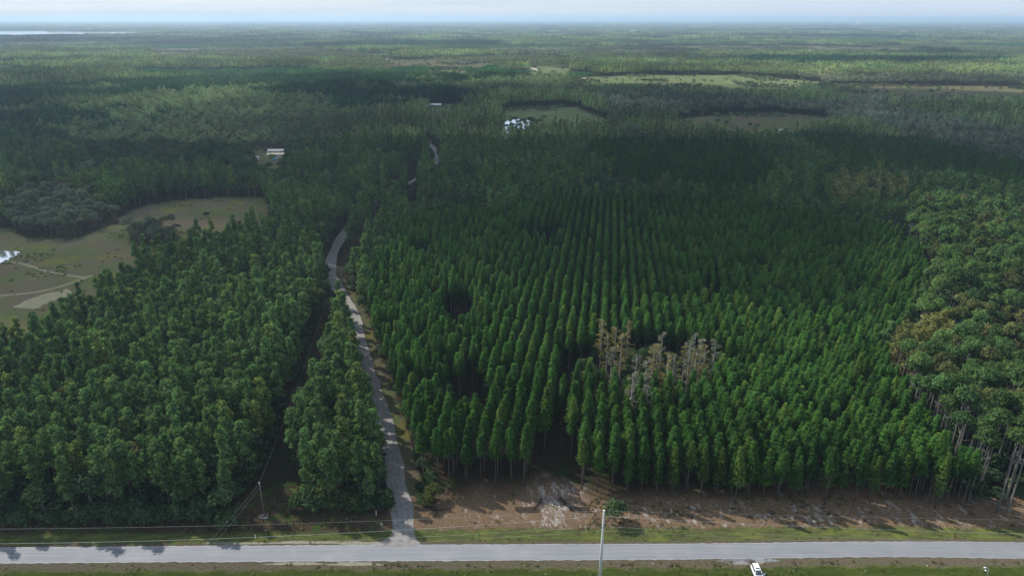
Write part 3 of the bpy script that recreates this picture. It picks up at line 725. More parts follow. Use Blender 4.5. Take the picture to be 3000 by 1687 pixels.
def ribbon(name, pts, w, z, mat, lab):
    P = smooth_line(pts, 6); a_, b_ = [], []
    for i, p in enumerate(P):
        t = np.array(P[min(i + 1, len(P) - 1)]) - np.array(P[max(i - 1, 0)]); t = t / np.hypot(*t); n_ = np.array([t[1], -t[0]])
        ww = w * (.85 + .3 * ((i * 37) % 10) / 10)
        a_.append(tuple(np.array(p) - n_ * ww / 2)); b_.append(tuple(np.array(p) + n_ * ww / 2))
    return tag(strip(name, a_, b_, z, mat, 2), lab, kind='structure')
M['path'] = simple('path_earth', (.125, .122, .068), (.108, .112, .055), .8, .95)
M['palesand'] = simple('pale_sand', (.42, .39, .34), (.28, .26, .22), 1.2, .95)
ribbon('path', [G(-20, 745), G(90, 735), G(170, 715), G(240, 690)], 2.2, .01, M['path'], 'mown path curving across the left meadow')
ribbon('path', [G(0, 655), G(60, 665), G(130, 685), G(220, 700)], 2.0, .014, M['path'], 'thin path from the pond to the trees')
ribbon('path', [G(60, 775), G(110, 752), G(180, 735)], 12, .006, simple('pale_grass', (.145, .138, .088), (.118, .122, .062), .3, .95), 'pale sandy grass strip along the woodland edge')
ribbon('path', [G(1915, 331, 6), G(1945, 326, 3), G(1980, 322)], 4.5, .02, M['palesand'], 'white sand track in the brown field on the right')
ribbon('path', [G(1322, 162), G(1328, 168), G(1342, 173), G(1352, 178)], 9, .04, M['palesand'], 'winding pale track in the distant sunlit field')
ribbon('path', [G(1465, 197), G(1490, 200), G(1510, 204)], 8, .04, M['palesand'], 'short pale track at the edge of the sunlit clearing')
ribbon('path', [G(420, 124), G(480, 123.4), G(520, 123)], 14, .06, M['palesand'], 'pale strip of bare ground in the distant clearing')

# ------------------------------------------------------------------ TREES
rng = np.random.default_rng(12)
ORD = lambda n: f"{n}{'th' if 10 <= n % 100 <= 20 else {1: 'st', 2: 'nd', 3: 'rd'}.get(n % 10, 'th')}"
def inframe(x, y, z=8, mgn=0):
    a, b, d = proj(x, y, z); return (a > -mgn) & (a < 2576 + mgn) & (b < 1449 + mgn)
# plantation rows
DIR = np.array([.138, .990]); ACR = np.array([.990, -.138]); ORG = np.array([11.0, 152.0])
rows, cols = np.arange(-38, 44), np.arange(-6, 165)
I, J = np.meshgrid(rows, cols, indexing='ij'); I = I.ravel(); J = J.ravel()
rp = ORG + ACR * (I * 4.0)[:, None] + DIR * (J * 2.45 + rng.random(len(J)) * .8)[:, None]
rp += rng.normal(size=rp.shape) * np.where(rp[:, :1] < -12, .4, .15)
keep = classify(rp[:, 0], rp[:, 1]) == T_ROW
for hx, hy, ha, hb in HOLES: keep &= ((rp[:, 0] - hx) / ha) ** 2 + ((rp[:, 1] - hy) / hb) ** 2 > 1
keep &= ~((np.abs(I) <= 1) & (rp[:, 1] < 168)); keep &= ~((I == 0) & (rp[:, 1] < 186)); keep &= ~((I == -1) & (rp[:, 1] < 160))
keep &= ((rp[:, 0] - CYPC[0]) / 25) ** 2 + ((rp[:, 1] - CYPC[1]) / 20) ** 2 > 1
keep &= rng.random(len(I)) > .05
ROWP = rp[keep]; ROWI = I[keep]
# woodland points: jittered grid
def jgrid(x0, x1, y0, y1, s, seed):
    g = np.random.default_rng(seed); xs_ = np.arange(x0, x1, s); ys_ = np.arange(y0, y1, s)
    X, Y = np.meshgrid(xs_, ys_); X = X + (np.arange(len(ys_)) % 2)[:, None] * s / 2
    return np.stack([X.ravel() + g.uniform(-.42, .42, X.size) * s, Y.ravel() + g.uniform(-.42, .42, X.size) * s], 1)
P1 = jgrid(-700, 700, 130, 660, 3.9, 1)
P1 = P1[(np.abs(P1[:, 0]) < P1[:, 1] * .80 + 60)]
T1 = classify(P1[:, 0], P1[:, 1])
r1 = rng.random(len(P1))
sel = {T_WILD: .72, T_TALL: .82, T_LEAF: .30, T_GREY: .5, T_GOLD: .85, T_DARK: .95, T_YOUNG: .95, T_BRUSH: .1}
pts = {}
for t, p in sel.items(): pts[t] = P1[(T1 == t) & (r1 < p)]
# oaks and grey trees dotted through the pine wood
mixl = (T1 == T_WILD) & (r1 >= .80) & (r1 < .88); pts[T_LEAF] = np.vstack([pts[T_LEAF], P1[mixl]])
# cypress dip
dip = jgrid(CYPC[0] - 26, CYPC[0] + 26, CYPC[1] - 22, CYPC[1] + 22, 3.4, 5)
dip = dip[((dip[:, 0] - CYPC[0]) / 24) ** 2 + ((dip[:, 1] - CYPC[1]) / 19) ** 2 < 1]
CYPP = np.array([G(a, b, 17) for a, b in [(1512, 835), (1530, 862), (1548, 845), (1562, 880), (1540, 905), (1580, 850), (1600, 925), (1622, 940), (1640, 915), (1662, 860), (1655, 890), (1690, 930), (1680, 955),
        (1726, 885), (1742, 870), (1735, 905), (1765, 885), (1772, 905), (1795, 890), (1590, 990), (1630, 985), (1745, 915)]])

THINGS_TREE = []
def individual(kindn, x, y, s, vi, rz, label, cat, group, hz=1.0, tname='tree'):
    K_ = KIND[kindn]; r = bpy.data.objects.new(tname, None); r.location = (x, y, 0); r.rotation_euler = (0, 0, rz); r.scale = (s, s, s * hz); r.empty_display_size = .5
    COL.objects.link(r); tag(r, label, cat, group)
    for nm, ms in (('crown', K_['crown']), ('trunk', K_['trunk'])):
        c_ = bpy.data.objects.new(nm, ms[vi % len(ms)]); COL.objects.link(c_); c_.parent = r
    return r
def split(P, n, zref=12):
    """nearest n in the frame become things of their own; the rest stay for the stuff object"""
    vis = inframe(P[:, 0], P[:, 1], zref); d = np.where(vis, np.hypot(P[:, 0], P[:, 1]), 1e9)
    o = np.argsort(d)[:n]; o = o[d[o] < 1e8]; mk = np.zeros(len(P), bool); mk[o] = True; return mk

# --- plantation
mk = split(ROWP, 300)
ROWD = (ROWP - ORG) @ DIR
for ri in np.unique(ROWI[mk]):
    ids = np.where(mk & (ROWI == ri))[0]; ids = ids[np.argsort(ROWD[ids])]
    side = 'right' if ri > 0 else 'left'
    for q, i in enumerate(ids):
        s = float(rng.uniform(.88, 1.08)); hz = float(rng.uniform(.90, 1.08))
        where = 'at the front of' if q == 0 else f'{ORD(q + 1)} back in'
        lab = f'slim plantation pine {where} the {ORD(abs(int(ri)) + (0 if ri > 0 else 1))} row {side} of the sandy gap'
        vi_ = int(rng.integers(6)) if not (ROWP[i, 0] > 18 and q < 2 and rng.random() < .6) else 6 + int(rng.integers(2))
        individual('row', ROWP[i, 0], ROWP[i, 1], s, vi_, float(rng.random() * 6.28), lab, 'pine tree', 'slim pines planted in rows behind the gate', hz, 'plantation_pine')
rest = ~mk; dd = np.hypot(ROWP[:, 0], ROWP[:, 1])
def stuff_from(name, kindn, P, far_at=300., s0=.88, s1=1.12, lab=None):
    d = np.hypot(P[:, 0], P[:, 1]); K_ = KIND[kindn]; nn = len(K_['near']); nm = len(K_['mid'])
    idx_ = np.where(d < far_at, rng.integers(0, nn, len(P)), nn + rng.integers(0, nm, len(P)))
    o = scatter(name, K_['near'] + K_['mid'], P, rng.uniform(s0, s1, len(P)), idx_)
    if o: tag(o, lab, 'woodland')
    return o
stuff_from('plantation_rows', 'row', ROWP[rest], 460, .88, 1.08, 'dense block of dark green planted pines in long rows')

def label_wood(P, ids, fmt, depth=7.0):
    """lines back from the paved road, then counted from the left"""
    labs = {}; ly = np.floor((P[ids][:, 1] - P[ids][:, 1].min()) / depth).astype(int)
    for k, l in enumerate(sorted(set(ly))):
        m_ = ids[ly == l]; m_ = m_[np.argsort(P[m_][:, 0])]
        for q, i in enumerate(m_): labs[i] = fmt.format(n=ORD(q + 1), l=ORD(k + 1))
    return labs
def plant_kind(P, n, kindn, tname, cat, group, fmts, s0, s1, stuffname, lab, far_at=300, depth=7.0, zref=12):
    P = np.asarray(P); mk = split(P, n, zref)
    ids = np.where(mk)[0]; labs = {}
    for cond, fmt in fmts:
        sub = np.array([i for i in ids if cond(P[i, 0], P[i, 1]) and i not in labs], int)
        if len(sub): labs.update(label_wood(P, sub, fmt, depth))
    for i in ids:
        s = float(rng.uniform(s0, s1)); vi = int(rng.integers(len(KIND[kindn]['crown']))); rz = float(rng.random() * 6.28)
        individual(kindn, P[i, 0], P[i, 1], s, vi, rz, labs[i], cat, group, float(rng.uniform(.92, 1.1)), tname)
    if (~mk).sum(): stuff_from(stuffname, kindn, P[~mk], far_at, s0, s1, lab)
trk = lambda y: float(np.interp(y, [p[1] for p in TRACK[:60]], [p[0] for p in TRACK[:60]]))
plant_kind(pts[T_WILD], 300, 'wild', 'pine_tree', 'pine tree', 'bushy pines in the woods beside the dirt road', [
    (lambda x, y: x < LINE0[0] - (y - 144) * .12, 'bushy pine left of the power line cut, {n} from left in {l} line back'),
    (lambda x, y: x < trk(y), 'bushy pine between power line cut and dirt road, {n} from left in {l} line back'),
    (lambda x, y: True, 'bushy pine right of the dirt road, {n} from left in {l} line back')],
    .78, 1.16, 'pine_woodland', 'broad woodland of mixed bushy pines', 400)
plant_kind(pts[T_TALL], 120, 'tall', 'tall_pine', 'pine tree', 'tall old pines right of the plantation', [
    (lambda x, y: True, 'tall domed pine right of the plantation, {n} from left in {l} line back')],
    .88, 1.1, 'tall_pine_woodland', 'stand of tall old pines with rounded tops', 330, 14, 18)
plant_kind(np.vstack([pts[T_LEAF]]), 120, 'leaf', 'broadleaf_tree', 'broadleaf tree', 'broadleaf trees among the pines', [
    (lambda x, y: x < trk(y), 'dark spreading broadleaf tree left of the dirt road, {n} from left in {l} line'),
    (lambda x, y: True, 'dark spreading broadleaf tree right of the dirt road, {n} from left in {l} line')],
    .62, 1.08, 'broadleaf_woodland', 'woodland of broadleaf trees with rounded crowns', 420, 20)
plant_kind(np.vstack([pts[T_GREY]]), 60, 'grey', 'grey_willow', 'willow', 'grey green scrub trees at the meadow edge', [
    (lambda x, y: True, 'grey green scrubby willow by the open meadow, {n} from left in {l} line')],
    .75, 1.15, 'grey_woodland', 'greyish wet woodland', 520, 16)
plant_kind(pts[T_GOLD], 40, 'gold', 'golden_cypress', 'cypress tree', 'golden brown cypress trees in the wood on the right', [
    (lambda x, y: y < 330, 'golden brown cypress among the tall pines, {n} from left in {l} line back'),
    (lambda x, y: True, 'tan autumn cypress beyond the plantation, {n} from left in {l} line back')],
    .8, 1.1, 'golden_woodland', 'tan autumn cypress wood', 400, 12, 16)
# far conifer blocks planted tight
if len(pts[T_DARK]): stuff_from('dense_young_pines', 'row', pts[T_DARK], 200, .8, 1.0, 'smooth dense block of young pines behind the plantation')
# cypress dip
for i, (x, y) in enumerate(CYPP[np.argsort(CYPP[:, 0])]):
    individual('cyp', x, y, float(rng.uniform(.98, 1.18)), i, i * 1.7, f'pale bare cypress hung with grey moss in the dip, {ORD(i + 1)} from the left', 'cypress tree', 'bare mossy cypress trees in the dip', 1.0, 'bare_cypress')
dd_ = dip[np.min(np.hypot(dip[:, None, 0] - CYPP[None, :, 0], dip[:, None, 1] - CYPP[None, :, 1]), 1) > 1.2]
dd_ = dd_[np.argsort(dd_[:, 0])]
for i, (x, y) in enumerate(dd_[::2]):
    individual('leaf', x, y, float(rng.uniform(.34, .58)), i, i * .9, f'low dark bushy tree around the bare mossy cypresses, {ORD(i + 1)} from the left', 'broadleaf tree', 'low bushy trees in the cypress dip', 1.15, 'understory_tree')
for i, (a, b) in enumerate([(390, 1300), (620, 1230), (240, 1180), (520, 1090)]):
    x, y = GS(a, b, 15); individual('cyp', x, y, .72, i + 1, i * 2.1, f'bare grey snag among the pines left of the dirt road, {ORD(sorted([390, 620, 240, 520]).index(a) + 1)} from the left', 'dead tree', 'bare grey snags in the left wood', 1.1, 'dead_tree')
for i, (a, b, sc_) in enumerate([(1296, 300, .75), (1304, 306, .6), (1314, 309, .8), (1322, 311, .7), (1262, 311, .7), (1276, 315, .6), (1288, 316, .7), (1334, 305, .8), (1342, 309, .9), (1307, 316, .7)]):
    x, y = G(a, b, 7); individual('leaf', x, y, sc_, i, i * 1.1, f'small dark tree by the bright pond, {ORD(sorted([1296, 1304, 1314, 1322, 1262, 1276, 1288, 1334, 1342, 1307]).index(a) + 1)} from the left', 'broadleaf tree', 'small trees round the bright pond', 1.0, 'broadleaf_tree')
# shrubs: front of the woods, verge, meadow
SH = []
for i in range(56): SH.append((-150 + i * 1.42 + rng.uniform(-.7, .7), 140.0 + rng.uniform(-1.4, 2.2), rng.uniform(.7, 1.5), 'leafy green shrub at the front foot of the left wood'))
for i in range(20): SH.append((-57.5 + i * 1.35 + rng.uniform(-.5, .5), 145.2 + rng.uniform(-1, 1.6), rng.uniform(.6, 1.25), 'green shrub under the pines beside the dirt road mouth'))
for i in range(26):
    y = 150 + i * 6.2; SH.append((trk(y) + 8.6 + rng.uniform(-1, 1.2), y, rng.uniform(.7, 1.3), 'shrub on the right verge of the dirt road'))
for i in range(12): SH.append((-24 + rng.uniform(-1.5, 2.5), 146 + i * 1.1, rng.uniform(.4, .9), 'low shrub behind the left end fence'))
SH = [q for q in SH if inframe(q[0], q[1], 1)]
cnt = {}
for x, y, s, lb in sorted(SH, key=lambda q: (q[3], q[0])):
    cnt[lb] = cnt.get(lb, 0) + 1
    individual('shrub', x, y, float(s), int(rng.integers(4)), float(rng.random() * 6.28), f'{lb}, {ORD(cnt[lb])} from the left', 'shrub', 'green shrubs at the foot of the woods', float(rng.uniform(.9, 1.5)), 'shrub')
bx_, by_ = GS(1800, 1526)
individual('shrub', bx_, by_, 1.5, 1, .4, 'lone bushy shrub on the red brown straw behind the tall white pole', 'shrub', None, 1.12, 'shrub')
individual('shrub', *G(520, 548), 1.1, 2, 1.4, 'single dark bush in the middle of the meadow', 'shrub', None, 1.0, 'shrub')
# undergrowth inside the near woods
U1 = jgrid(-190, -20, 142, 330, 3.2, 9); tu = classify(U1[:, 0], U1[:, 1]); U1 = U1[(tu == T_WILD)]
U2 = jgrid(60, 260, 150, 360, 3.6, 10); tu = classify(U2[:, 0], U2[:, 1]); U2 = U2[(tu == T_TALL) | (tu == T_GOLD)]
U = np.vstack([U1, U2]); U = U[rng.random(len(U)) < .7]
tag(scatter('undergrowth', KIND['shrub']['mid'], U, rng.uniform(.7, 1.7, len(U)), rng.integers(0, 4, len(U))), 'dark undergrowth filling the floor of the woods', 'undergrowth')
# tufts on both verges and on the straw
Vg = jgrid(-125, 135, 104, 152, .62, 41)
vr = Vg[:, 1] - rmid(Vg[:, 0]); vk = (np.abs(vr) > 3.6) & (segdist(TRACK, Vg[:, 0], Vg[:, 1]) > 4.2) & (vr < 22)
vd = vnoise(Vg[:, 0], Vg[:, 1], 3.5, 51) * .6 + vnoise(Vg[:, 0], Vg[:, 1], 14, 52) * .4
Vg = Vg[vk & (rng.random(len(Vg)) < np.clip((vd - .45) * 1.3, .02, .4))]
def tuft(s, mat, sz): return leaf_mesh('tuft', cards(np.random.default_rng(s), np.random.default_rng(s).normal(size=(26, 3)) * [.28, .28, .05] + [0, 0, sz * .35], np.random.default_rng(s + 1).normal(size=(26, 3)) * [1, 1, .5], sz, sz * .28), mat, s)
M['grassblade'] = foliage('verge_grass', (.100, .125, .042), (.150, .165, .055), (.19, .17, .09), .2)
M['strawblade'] = foliage('straw_weeds', (.16, .11, .07), (.10, .10, .045), (.20, .17, .09), .3)
vr = Vg[:, 1] - rmid(Vg[:, 0]); gr = (vr < 8) & ((vr > 0) | (vr < -5.0))
tag(scatter('verge_grass', [tuft(s, M['grassblade'], .5) for s in range(4)], Vg[gr], rng.uniform(.3, .8, gr.sum()), rng.integers(0, 4, gr.sum())), 'rough tufts of grass on both verges of the paved road', 'grass')
tag(scatter('straw_weeds', [tuft(s + 9, M['strawblade'], .5) for s in range(4)], Vg[~gr], rng.uniform(.35, 1.1, (~gr).sum()), rng.integers(0, 4, (~gr).sum())), 'dry weeds and litter on the red brown straw', 'weeds')
# brush over the meadow and the field edges
Bm = jgrid(-420, -60, 215, 500, 3.0, 13); Bm = Bm[(classify(Bm[:, 0], Bm[:, 1]) == T_OPEN)]
Bm = Bm[(rng.random(len(Bm)) < .06 + .8 * (vnoise(Bm[:, 0], Bm[:, 1], 22, 31) > .66)) ]
brush_me = [leaf_mesh('brush_tuft', crown_blobs(s + 70, blobs_dome(s + 70, .8, 0, 1.3, 9), 90, 4, .35, .5), M['brush'], s) for s in range(3)]
tag(scatter('meadow_brush', brush_me, Bm, rng.uniform(.3, .8, len(Bm)), rng.integers(0, 3, len(Bm))), 'low weeds and brush over the meadow', 'brush')

Bf = jgrid(-2700, 2700, 480, 3400, 9.0, 23); Bf = Bf[np.abs(Bf[:, 0]) < Bf[:, 1] * .8]; Bf = Bf[np.isin(classify(Bf[:, 0], Bf[:, 1]), [T_OPEN])]
Bf = Bf[rng.random(len(Bf)) < .05 + .8 * (vnoise(Bf[:, 0], Bf[:, 1], 60, 33) > .60)]
fb = [leaf_mesh('field_bush', crown_blobs(s + 90, blobs_dome(s + 90, 3.2, 0, 2.6, 12), 120, 4, 1.0, .6), (M['brush'], M['farleaf'], M['fargrey'])[s], s) for s in range(3)]
tag(scatter('field_brush', fb, Bf, rng.uniform(.35, 1.5, len(Bf)), rng.integers(0, 3, len(Bf))), 'bushes and rough growth scattered over the distant fields', 'brush')

# ------------------------------------------------------------------ far woodland as pieces
def far_ring(name, y0, y1, W, seed, fine):
    P = jgrid(-y1 * .86 - 50, y1 * .86 + 50, y0, y1, W, seed)
    P = P[np.abs(P[:, 0]) < P[:, 1] * .80 + 80]
    T = classify(P[:, 0], P[:, 1])
    d = segdist(TRACK, P[:, 0], P[:, 1]) if y0 < 700 else np.full(len(P), 99)
    P = P[d > W * .6]; T = T[d > W * .6]
    sets = {
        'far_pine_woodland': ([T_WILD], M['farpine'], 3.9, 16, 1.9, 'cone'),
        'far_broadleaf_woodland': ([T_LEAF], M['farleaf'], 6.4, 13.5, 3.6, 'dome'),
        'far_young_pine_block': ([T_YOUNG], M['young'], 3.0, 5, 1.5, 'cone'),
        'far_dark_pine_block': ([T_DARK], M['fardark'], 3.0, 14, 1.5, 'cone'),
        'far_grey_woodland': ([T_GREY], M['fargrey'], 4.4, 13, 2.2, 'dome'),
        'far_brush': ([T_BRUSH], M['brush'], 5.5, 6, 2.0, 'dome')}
    for nm, (tt, mat, sp, H, rc, shp) in sets.items():
        q = P[np.isin(T, tt)]
        if not len(q): continue
        f = fine
        ms = [patch_mesh(nm, s + seed, W * 1.12, sp * f[0], H, rc * f[0] * .95, f[1], f[2], mat, shape=shp) for s in range(4)]
        k_ = rng.integers(0, 4, len(q)) * math.pi / 2 + rng.uniform(-.3, .3, len(q))
        o = scatter(nm, ms, q, rng.uniform(.92, 1.1, len(q)), rng.integers(0, 4, len(q)), zr=.10, rot=k_)
        tag(o, nm.replace('_', ' ') + ' fading towards the horizon', 'woodland')
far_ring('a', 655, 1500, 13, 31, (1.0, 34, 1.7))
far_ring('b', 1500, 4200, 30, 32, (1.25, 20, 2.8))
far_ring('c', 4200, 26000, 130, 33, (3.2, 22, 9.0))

# ================================================================== OBJECTS
M['concrete'] = simple('pole_concrete', (.46, .47, .45), (.36, .37, .36), 2.0, .75, stretch=(2, 2, .4))
M['steel'] = simple('galvanised_steel', (.55, .57, .58), (.42, .44, .45), 3.0, .4, metal=.6)
M['wire'] = simple('aluminium_wire', (.46, .47, .46), (.40, .41, .40), 1.0, .55, metal=.2)
M['wood'] = simple('weathered_wood', (.20, .17, .13), (.12, .10, .08), 2.5, .9, stretch=(4, 4, .6))
M['black'] = simple('black_fence_paint', (.012, .012, .013), (.022, .020, .020), 4, .6)
M['redbrown'] = simple('red_brown_boards', (.16, .055, .035), (.10, .035, .025), 4, .8)
M['redgate'] = simple('faded_red_paint', (.16, .03, .035), (.10, .022, .028), 4, .6)
M['white'] = simple('white_paint', (.78, .79, .80), (.70, .71, .72), 4, .4)
M['porcelain'] = simple('grey_insulator', (.35, .36, .38), (.28, .29, .31), 4, .3)
M['orange'] = simple('orange_plastic', (.62, .20, .05), (.5, .15, .04), 4, .5)

def z_at(y, sy):
    """height of the point at ground distance y that is seen on picture row sy (full-size pixels)"""
    v = (sy - 843.5) / FPX; t = y / (cp - v * sp_); return CAMH + (-sp_ - v * cp) * t
def x_at(y, z, sx):
    return (sx - 1500) / FPX * (y * cp - (z - CAMH) * sp_)

# --- tall concrete utility poles and the wires between them
PY = 116.5; PH = z_at(PY, 1495); PX = x_at(PY, PH, 1769.5)
def big_pole(x, y, lab):
    r = empty('utility_pole', (x, y, 0)); tag(r, lab, 'utility pole', 'tall white concrete power line poles')
    MB().tube([(0, 0, -.5), (0, 0, PH * .5), (0, 0, PH - .05)], [.42, .31, .185], 16).build('shaft', M['concrete'], r, True)
    MB().tube([(0, 0, PH - .05), (0, 0, PH + .10), (0, 0, PH + .14)], [.20, .19, .10], 16).build('cap', M['white'], r, True)
    for k, (h, sx) in enumerate(((1.4, -1), (4.1, -1), (5.2, -1))):
        b = MB(); zz = PH - h
        b.tube([(-.2 * 1, 0, zz), (-.45, 0, zz + .05)], .05, 8)
        for q in range(4): b.tube([(-.28 - q * .05, 0, zz + .02), (-.30 - q * .05, 0, zz + .02)], .10, 10)
        b.build('insulator', M['porcelain'], r, True)
    b = MB(); b.box((0, -.1, PH - 3.9), (.1, .5, .9)); b.tube([(.22, -.1, PH - 4.3), (.3, -.1, PH - 5.6)], .03, 6); b.build('bracket', M['steel'], r)
    return r
SPAN = 300
big_pole(PX, PY, 'tall white tapered concrete power pole standing in front of the paved road')
big_pole(PX - SPAN, PY + .5, 'tall concrete power pole beyond the left edge of the view')
big_pole(PX + SPAN, PY - 1.0, 'tall concrete power pole beyond the right edge of the view')
def wire(name, p0, p1, sag, r, lab, grp, n=28, sag_shift=0):
    P = []
    for i in range(n + 1):
        t = i / n; P.append((p0[0] + (p1[0] - p0[0]) * t, p0[1] + (p1[1] - p0[1]) * t, p0[2] + (p1[2] - p0[2]) * t - sag * 4 * t * (1 - t)))
    o = MB().tube(P, r, 5).build(name, M['wire'], None, True); return tag(o, lab, 'wire', grp)
for (h, sagL, sagR, rr, nm) in ((.0, 5.1, 2.6, .010, 'topmost thin'), (1.4, 7.7, 5.3, .020, 'bright upper'), (4.1, 6.5, 5.0, .013, 'middle'), (5.2, 7.2, 5.2, .011, 'lowest')):
    z = PH - h
    wire('power_line', (PX - .45 * (h > 0), PY, z), (PX - SPAN + .3, PY + .5, z), sagL, rr, f'{nm} wire running left from the tall white pole', 'wires strung along the paved road')
    wire('power_line', (PX - .45 * (h > 0), PY, z), (PX + SPAN, PY - 1, z), sagR, rr * .8, f'{nm} wire running right from the tall white pole', 'wires strung along the paved road')
# --- wooden pole in the cut with its wires
wx0, wy0 = GS(775, 1510); WH = z_at(wy0, 1412)
r = empty('utility_pole', (wx0, wy0, 0)); tag(r, 'slender dark wooden pole with pale tip in the cut left of the dirt road', 'utility pole')
MB().tube([(0, 0, -.3), (0, 0, WH * .5), (0, 0, WH - .4)], [.17, .14, .11], 10).build('shaft', M['wood'], r, True)
MB().tube([(0, 0, WH - .4), (0, 0, WH), (0, 0, WH + .12)], [.13, .13, .05], 10).build('cap', M['white'], r, True)
MB().tube([(.1, 0, WH - 1.1), (.3, 0, WH - 1.0)], .06, 6).build('insulator', M['porcelain'], r, True)
e1 = GS(693, 1585)
wire('power_line', (wx0 - .1, wy0, WH - .5), (e1[0] - 3.5, e1[1] - 14, 7.5), .5, .008, 'left thin wire dropping from the wooden pole towards the paved road', 'thin wires from the wooden pole')
wire('power_line', (wx0 + .1, wy0, WH - 1.4), (e1[0] - 2.4, e1[1] - 14, 7.0), .5, .008, 'right thin wire dropping from the wooden pole towards the paved road', 'thin wires from the wooden pole')
wire('power_line', (wx0, wy0, WH - .3), (-77, 262, 11.5), 1.6, .007, 'thin wire leading from the wooden pole back along the cut', 'thin wires from the wooden pole')

# --- fences at the entrance
def fence(p0, p1, nseg, lab, h=1.25, rails=4, mat='black'):
    p0 = np.array(p0); p1 = np.array(p1); L = float(np.hypot(*(p1 - p0))); a = math.atan2(p1[1] - p0[1], p1[0] - p0[0])
    r = empty('rail_fence', (p0[0], p0[1], 0), a); tag(r, lab, 'fence', 'black rail fences beside the entrances')
    for i in range(nseg + 1): MB().box((L * i / nseg, .03, h / 2), (.16, .16, h + .1)).build('post', M[mat], r)
    for k in range(rails): MB().box((L / 2, -.075, .18 + k * (h - .26) / (rails - 1)), (L + .1, .06, .19)).build('rail', M[mat], r)
    return r
fence((15.4, 145.2), (20.2, 145.2), 2, 'black rail fence right of the gateway, parallel to the paved road')
fence((15.3, 145.35), (13.0, 149.3), 2, 'black rail fence slanting back to the right side of the gate')
fence((1.0, 145.2), (5.8, 145.2), 2, 'black rail fence left of the gateway, parallel to the paved road')
fence((5.9, 145.35), (8.0, 149.4), 2, 'black rail fence slanting back to the left side of the gate')
fence((-20.9, 145.2), (-16.1, 145.2), 2, 'black rail fence nearest the dirt road, parallel to the paved road')
fence((-21.0, 145.35), (-22.9, 146.5), 1, 'short black rail fence slanting from the dirt road corner')
r = empty('board_panel', (-22.95, 146.6, 0), math.atan2(1.5, -1.0)); tag(r, 'red brown board panel between black posts beside the dirt road', 'fence')
for x in (0, 1.75): MB().box((x, 0, .95), (.15, .15, 1.9)).build('post', M['black'], r)
b = MB()
for k in range(5): b.box((.875, 0, .42 + k * .29), (1.6, .05, .27))
b.build('board', M['redbrown'], r)
r = empty('field_gate', (8.15, 149.45, 0), math.atan2(-.1, 4.75)); tag(r, 'low faded red metal gate between the slanting black fences', 'gate')
b = MB()
for k in range(5): b.tube([(.1, 0, .25 + k * .24), (4.6, 0, .25 + k * .24)], .03, 6)
b.build('bar', M['redgate'], r, True)
for x in (.1, 1.6, 3.1, 4.6): MB().tube([(x, 0, .15), (x, 0, 1.3)], .035, 6).build('upright', M['redgate'], r, True)
# --- road sign seen from behind
sxp, syp = GS(1117.3, 1533.3, 2.15)
r = empty('road_sign', (sxp, syp, 0)); tag(r, 'octagonal road sign seen from its plain grey back at the dirt road mouth', 'road sign')
V = [(math.cos(math.pi / 8 + i * math.pi / 4) * .41, y, 2.15 + math.sin(math.pi / 8 + i * math.pi / 4) * .41) for y in (-.01, .01) for i in range(8)]
MB().add(V, [tuple(range(8)), tuple(range(15, 7, -1))] + [(i, i + 8, (i + 1) % 8 + 8, (i + 1) % 8) for i in range(8)]).build('sign_plate', M['steel'], r)
MB().box((0, -.05, 1.2), (.07, .06, 2.5)).build('post', M['steel'], r)
def marker(sx, sy, h, mat, lab, tw=.12):
    x, y = GS(sx, sy); r = empty('marker_post', (x, y, 0)); tag(r, lab, 'marker post')
    MB().box((0, 0, h / 2), (tw, .06, h)).build('post', mat, r); MB().box((0, -.035, h - .14), (tw * .8, .02, .24)).build('reflector', M['white'], r)
marker(1102.5, 1508, 1.5, M['white'], 'thin pale marker post behind the octagonal sign', .14)
marker(749, 1577, 1.1, M['white'], 'white marker post in the grass near the left tree shadows', .13)
marker(765.5, 1526, 2.0, M['orange'], 'orange marker pipe beside the wooden pole', .08)
marker(1237, 1466, 1.4, M['steel'], 'small steel post beside the red brown board panel', .08)
# --- street light at lower right
LY = 115.6; LH = z_at(LY, 1662); LX = x_at(LY, LH, 2899)
r = empty('street_lamp', (LX, LY, 0)); tag(r, 'pale metal light pole with bent arm at the lower right edge', 'street lamp')
MB().tube([(0, 0, -.2), (0, 0, LH - .6), (-.08, 0, LH - .3)], [.13, .085, .075], 10).build('shaft', M['steel'], r, True)
MB().tube([(-.08, 0, LH - .3), (-.35, .02, LH - .05), (-.8, .05, LH + .05)], [.07, .065, .06], 8).build('arm', M['steel'], r, True)
MB().tube([(-.75, .05, LH + .02), (-.95, .05, LH), (-1.25, .05, LH - .04)], [.08, .16, .05], 10).build('lamp_head', M['white'], r, True)
MB().tube([(-.08, 0, LH - .9), (-.6, 0, LH - .8)], .03, 6).build('side_bracket', M['steel'], r, True)
MB().tube([(-.6, 0, LH - .95), (-.65, 0, LH - .75), (-.6, 0, LH - .6)], [.10, .2, .08], 10).build('side_fixture', M['white'], r, True)

